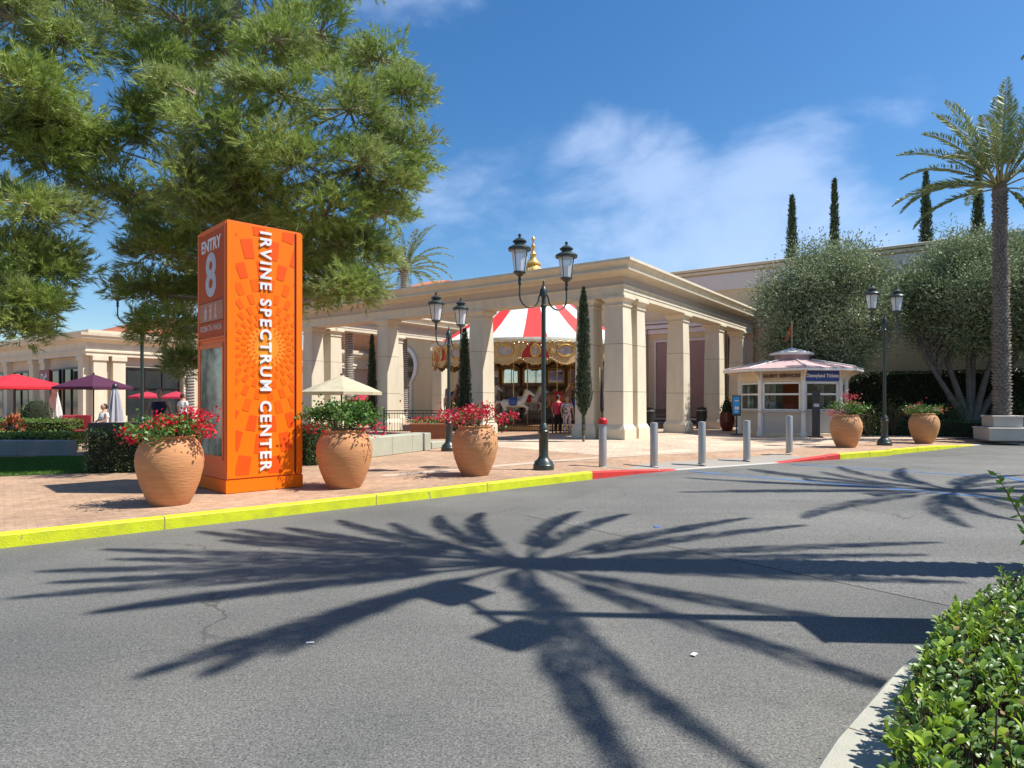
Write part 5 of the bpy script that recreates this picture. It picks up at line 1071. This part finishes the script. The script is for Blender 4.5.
# ------------------------------------------------------------------ umbrellas
def parasol(p, label, col, R__, zr, za, n=8, rz=0, name='parasol', group='open parasols', sag=.0):
    t = thing(name, label, 'parasol', p, rz, group); q = MB(); q.tube([(0, 0, 0), (0, 0, za)], .028, 8); q.build('pole', FRAME, t); q = MB(); q.lathe([(.28, 0), (.28, .06), (.05, .10)], 16); q.build('foot', FRAME, t)
    q = MB(); rr = []
    for s_, z in ((1, zr-.10), (1.0, zr), (.66, zr+(za-zr)*.36), (.33, zr+(za-zr)*.68), (.06, za-.03), (.001, za)): rr.append([(R__*s_*math.cos(2*PI*k/n), R__*s_*math.sin(2*PI*k/n), z) for k in range(n)])
    q.rings(rr, caps=False); q.build('canopy', col, t); q = MB()
    for k in range(n): a = 2*PI*k/n; q.tube([(0, 0, za-.06), (R__*.98*math.cos(a), R__*.98*math.sin(a), zr-.01)], .012, 4)
    q.build('ribs', mat('rib_wood', (.25, .13, .06), .6), t); q = MB(); q.lathe([(.03, za-.01), (.05, za+.03), (.0, za+.08)], 8); q.build('finial', FRAME, t); return t
parasol(atd(341.5, 21.8), 'large cream parasol between the pylon and the portico', mat('canvas_cream', (.66, .60, .42), .8, tl=.25), 1.34, 1.72, 2.28, 8, .3)
parasol(atd(15, 26), 'bright red parasol at the far left edge', mat('canvas_red', (.75, .03, .05), .8, tl=.25), 1.95, 1.98, 2.5, 4, .35)
parasol(atd(93.5, 26.5), 'dark purple parasol in front of the restaurant corner', mat('canvas_purple', (.085, .014, .05), .8, tl=.1), 1.40, 1.98, 2.5, 4, .55)
cr_ = mat('canvas_rose', (.60, .04, .08), .8, tl=.25)
parasol(atd(176, 36), 'small rose red parasol behind the man in the tank top', cr_, .95, 1.62, 1.95, 6, .2); parasol(atd(147, 37), 'window reflection modelled as a small rose red parasol behind the slim lamp post', cr_, .95, 1.65, 1.95, 6, .6)  # second one stands in for a red reflection in the restaurant window
parasol(atd(374, 33), 'crimson parasol beneath the keyhole arch', cr_, 1.35, 1.45, 1.95, 6, .1)
def folded(p, label, m, h=1.75, r=.22):
    t = thing('folded_parasol', label, 'parasol', p, 0, 'folded pale parasols'); q = MB(); q.tube([(0, 0, 0), (0, 0, h+.1)], .025, 6); q.build('pole', FRAME, t)
    rr = []
    for z, s_ in ((.62, 1.0), (1.0, .85), (h-.35, .55), (h-.02, .3), (h+.02, .05)): rr.append([((r*s_*(1+.18*math.cos(9*2*PI*k/54)))*math.cos(2*PI*k/54), (r*s_*(1+.18*math.cos(9*2*PI*k/54)))*math.sin(2*PI*k/54), z) for k in range(54)])
    q = MB(); q.rings(rr); q.build('canvas', m, t, smooth=True); q = MB(); q.ell((0, 0, h-.02), (.11, .11, .16)); q.build('hood', m if 'white' in label else FRAME, t)
folded(atd(54.5, 27), 'white folded parasol behind the far left hedge', mat('canvas_white', (.72, .72, .70), .8), 1.85, .26)
folded(atd(115, 25), 'grey striped folded parasol with a dark hood right of the purple parasol', mat('canvas_grey', (.42, .42, .46), .8, (.25, .25, .30), 14, stretch=(1, 1, .05)), 1.95, .26)
# chairs and bar counter
def chair(p, rz, label):
    t = thing('patio_chair', label, 'chair', p, rz, 'red patio chairs by the dark counter'); m = mat('chair_red', (.35, .02, .03), .6)
    q = MB(); q.box((0, 0, .44), (.46, .44, .05), bev=.015); q.build('seat', m, t); q = MB(); q.box((0, .22, .72), (.46, .04, .46), bev=.015); q.build('backrest', m, t)
    for sx in (-1, 1):
        for sy in (-1, 1): q = MB(); q.tube([(sx*.20, sy*.19, .43), (sx*.22, sy*.22, 0)], .014, 6); q.build('leg', BLK, t)
        q = MB(); q.tube([(sx*.24, -.18, .43), (sx*.25, -.18, .64), (sx*.25, .20, .66)], .014, 6); q.build('armrest', BLK, t)
    return t
chair(atd(81, 21.5), .3, 'red patio chair nearer the box hedge'); chair(atd(69, 21.9), -2.4, 'red patio chair at the left of the pair, turned away')
block('bar_counter', 'long black outdoor counter behind the clipped box hedge', 'counter', atd(88, 20.2), atd(146, 20.6), .5, .74, mat('counter_black', (.012, .012, .013), .4))
def table(p, label, h=.74):
    t = thing('patio_table', label, 'table', p); q = MB(); q.lathe([(.0, h-.03), (.38, h-.03), (.38, h), (0, h)], 20); q.build('tabletop', FRAME, t); q = MB(); q.lathe([(.25, 0), (.25, .03), (.03, .05), (.03, h-.03)], 12); q.build('leg', BLK, t)
table(atd(75, 22.6), 'small round dark patio table by the red chairs')
# ------------------------------------------------------------------ people
def person(p, rz, label, shirt, trousers, hair=HAIRM, h=1.72, sleeves=True, pose='stand', legs_skin=False):
    t = thing('person', label, 'person', p, rz); k = h/1.72; q = MB()
    hipz = .93*k if pose != 'sit' else .50; dz = hipz-.93*k
    def z(v): return v*k+dz
    q.tube([(0, 0, z(.90)), (0, 0, z(1.05)), (0, -.01, z(1.25)), (0, 0, z(1.40)), (0, 0, z(1.46))], [.145, .13, .155, .14, .07], 14); q.ell((0, 0, z(1.33)), (.19, .115, .13)); q.ell((0, .01, z(.93)), (.165, .12, .12))
    q.tube([(0, 0, z(1.42)), (0, -.01, z(1.54))], [.055, .05], 10); q.ell((0, -.02, z(1.625)), (.075, .095, .115)); q.ell((0, -.115, z(1.61)), (.014, .02, .022), 8, 6); q.ell((0, -.085, z(1.55)), (.04, .035, .03), 8, 6)
    for s_ in (-1, 1):
        q.ell((s_*.078, -.01, z(1.615)), (.012, .02, .03), 8, 6)
        if pose == 'counter': el = (s_*.27, -.08, z(1.12)); ha = (s_*.16, -.32, z(1.08))
        elif pose == 'sit': el = (s_*.25, -.06, z(1.12)); ha = (s_*.14, -.30, z(1.02))
        else: el = (s_*.27, .02, z(1.13)); ha = (s_*.27, -.08, z(.86))
        q.tube([(s_*.185, 0, z(1.385)), el, ha], [.055, .042, .03], 9); e = Vector(ha); dirn = (Vector(ha)-Vector(el)).normalized()
        q.ell(tuple(e+dirn*.05), (.032, .03, .05), 8, 6)
        for f in range(4): q.tube([e+dirn*.08+Vector((0, (f-1.5)*.018, 0)), e+dirn*(.15-.01*abs(f-1.4))+Vector((0, (f-1.5)*.02, 0))], [.010, .008], 5)
        q.tube([e+dirn*.04+Vector((0, -.025, 0)), e+dirn*.09+Vector((0, -.055, 0))], [.011, .009], 5)
        if pose == 'sit': pts = [(s_*.09, 0, hipz-.02), (s_*.11, -.42, hipz), (s_*.11, -.44, .10)]
        else: pts = [(s_*.09, 0, z(.90)), (s_*.105, -.02, z(.48)), (s_*.11, .02, .08)]
        q.tube(pts, [.088, .062, .04], 10); q.ell((pts[-1][0], pts[-1][1]-.05, .045), (.042, .12, .04), 10, 6)
    baked(q, 'body', SKIN, t, .016, 2)
    q = MB(); q.tube([(0, 0, z(.86)), (0, 0, z(1.05)), (0, -.01, z(1.25)), (0, 0, z(1.385)), (0, 0, z(1.42))], [.165, .15, .175, .15, .09], 14); q.ell((0, 0, z(1.32)), (.20, .128, .135))
    if sleeves:
        for s_ in (-1, 1): q.tube([(s_*.17, 0, z(1.385)), (s_*.245, .01, z(1.20))], [.075, .062], 9)
    baked(q, 'shirt', shirt, t, .018, 2)
    q = MB(); q.ell((0, .01, z(.90)), (.18, .135, .12))
    for s_ in (-1, 1):
        if pose == 'sit': pts = [(s_*.09, 0, hipz-.02), (s_*.11, -.42, hipz), (s_*.11, -.44, .18)]
        else: pts = [(s_*.09, 0, z(.90)), (s_*.105, -.02, z(.48)), (s_*.11, .02, .12)]
        q.tube(pts, [.102, .078, .06], 10)
    baked(q, 'trousers', trousers, t, .018, 2)
    q = MB(); q.ell((0, .005, z(1.655)), (.085, .10, .10)); q.ell((0, .05, z(1.61)), (.078, .06, .09)); hr = baked(q, 'hair', hair, t, .016, 2); hr.location = (0, .022, 0)
    q = MB()
    for s_ in (-1, 1): q.ell((s_*.03, -.108, z(1.637)), (.011, .008, .008), 8, 6)
    q.build('eyes', FRAME, t); q = MB(); q.ell((0, -.112, z(1.572)), (.022, .006, .006), 8, 6); q.build('mouth', mat('lip', (.35, .10, .08), .5), t)
    return t
NAVY = mat('cloth_navy', (.012, .016, .04), .85); DEN = mat('cloth_denim', (.05, .08, .16), .85); WHT = mat('cloth_white', (.72, .74, .74), .85); GRY = mat('cloth_grey', (.25, .25, .26), .85)
PAT = mat('cloth_patterned', (.72, .68, .66), .85, (.25, .08, .10), 14, contrast=.06); PNK = mat('cloth_rose', (.70, .04, .10), .85); BLKC = mat('cloth_black', (.012, .012, .014), .85)
person(atd(159.5, 17.3), R_(10), 'man in a dark navy tank top standing behind the flowers of the nearest urn', NAVY, GRY, h=1.74, sleeves=False)
person(atd(104, 24.6), R_(-30), 'seated person in a white shirt at the counter left of the grey folded parasol', WHT, DEN, pose='sit')
person(atd(183, 28.0), R_(160), 'person in white seen over the urn flowers beside the light wrapped palm', WHT, BLKC)
person(atd(567, 27.9), R_(20), 'woman in a pale patterned dress by the carousel fence beside the cypress', PAT, PAT, h=1.6)
person(atd(558, 28.2), R_(150), 'person in a rose red top by the carousel fence', PNK, BLKC, h=1.66)
kp_ = kc+Vector((-.95, -.2, .02)); person((kp_.x, kp_.y, .17), R_(25), 'attendant in a white shirt inside the ticket kiosk window', WHT, BLKC, h=1.66, pose='counter')
# bins behind the portico
for px, d, lb in ((648, 31.5, 'dark bin behind the twin corner columns'), (702, 33, 'small dark bin beside the second right column')):
    t = thing('litter_bin', lb, 'bin', atd(px, d), 0, 'dark bins in the portico'); q = MB(); q.lathe([(.27, 0), (.29, .05), (.29, .95), (.25, .98), (.25, 1.05), (.0, 1.12)], 18); q.build('body', BLK, t); q = MB(); q.lathe([(.31, .9), (.31, .95)], 18, caps=False); q.build('rim', STEEL, t)
t = thing('plant_pot', 'dark red glazed pot at the foot of the third right column', 'planter', atd(727, 30.3)); q = MB(); q.lathe([(.2, 0), (.32, .3), (.34, .6), (.27, .85), (.29, .9), (.25, .9)], 18, caps=False); q.build('pot', mat('glaze_red', (.16, .03, .02), .3), t, smooth=True)
ball_shrub('pot_plant', 'small plant in the dark red glazed pot', atd(727, 30.3), (.3, .3, 1.5), HG, 200, .12)
# litter on the road
t = setp(MB().box((0, 0, .006), (.09, .05, .008), .4, bev=.002).build('blue_scrap', mat('scrap_blue', (.02, .15, .5), .5), loc=at(657, 527, .004)), 'tiny blue scrap lying on the asphalt', 'litter')
t = setp(MB().box((0, 0, .006), (.05, .03, .006), .9, bev=.002).build('paper_scrap', LETW, loc=at(694, 655, .004)), 'tiny white paper scrap on the near asphalt', 'litter')
t = setp(MB().box((0, 0, .004), (.05, .02, .004), .2, bev=.001).build('paper_scrap', LETW, loc=at(310, 643, .001)), 'tiny pale paper scrap at left on the near asphalt', 'litter')
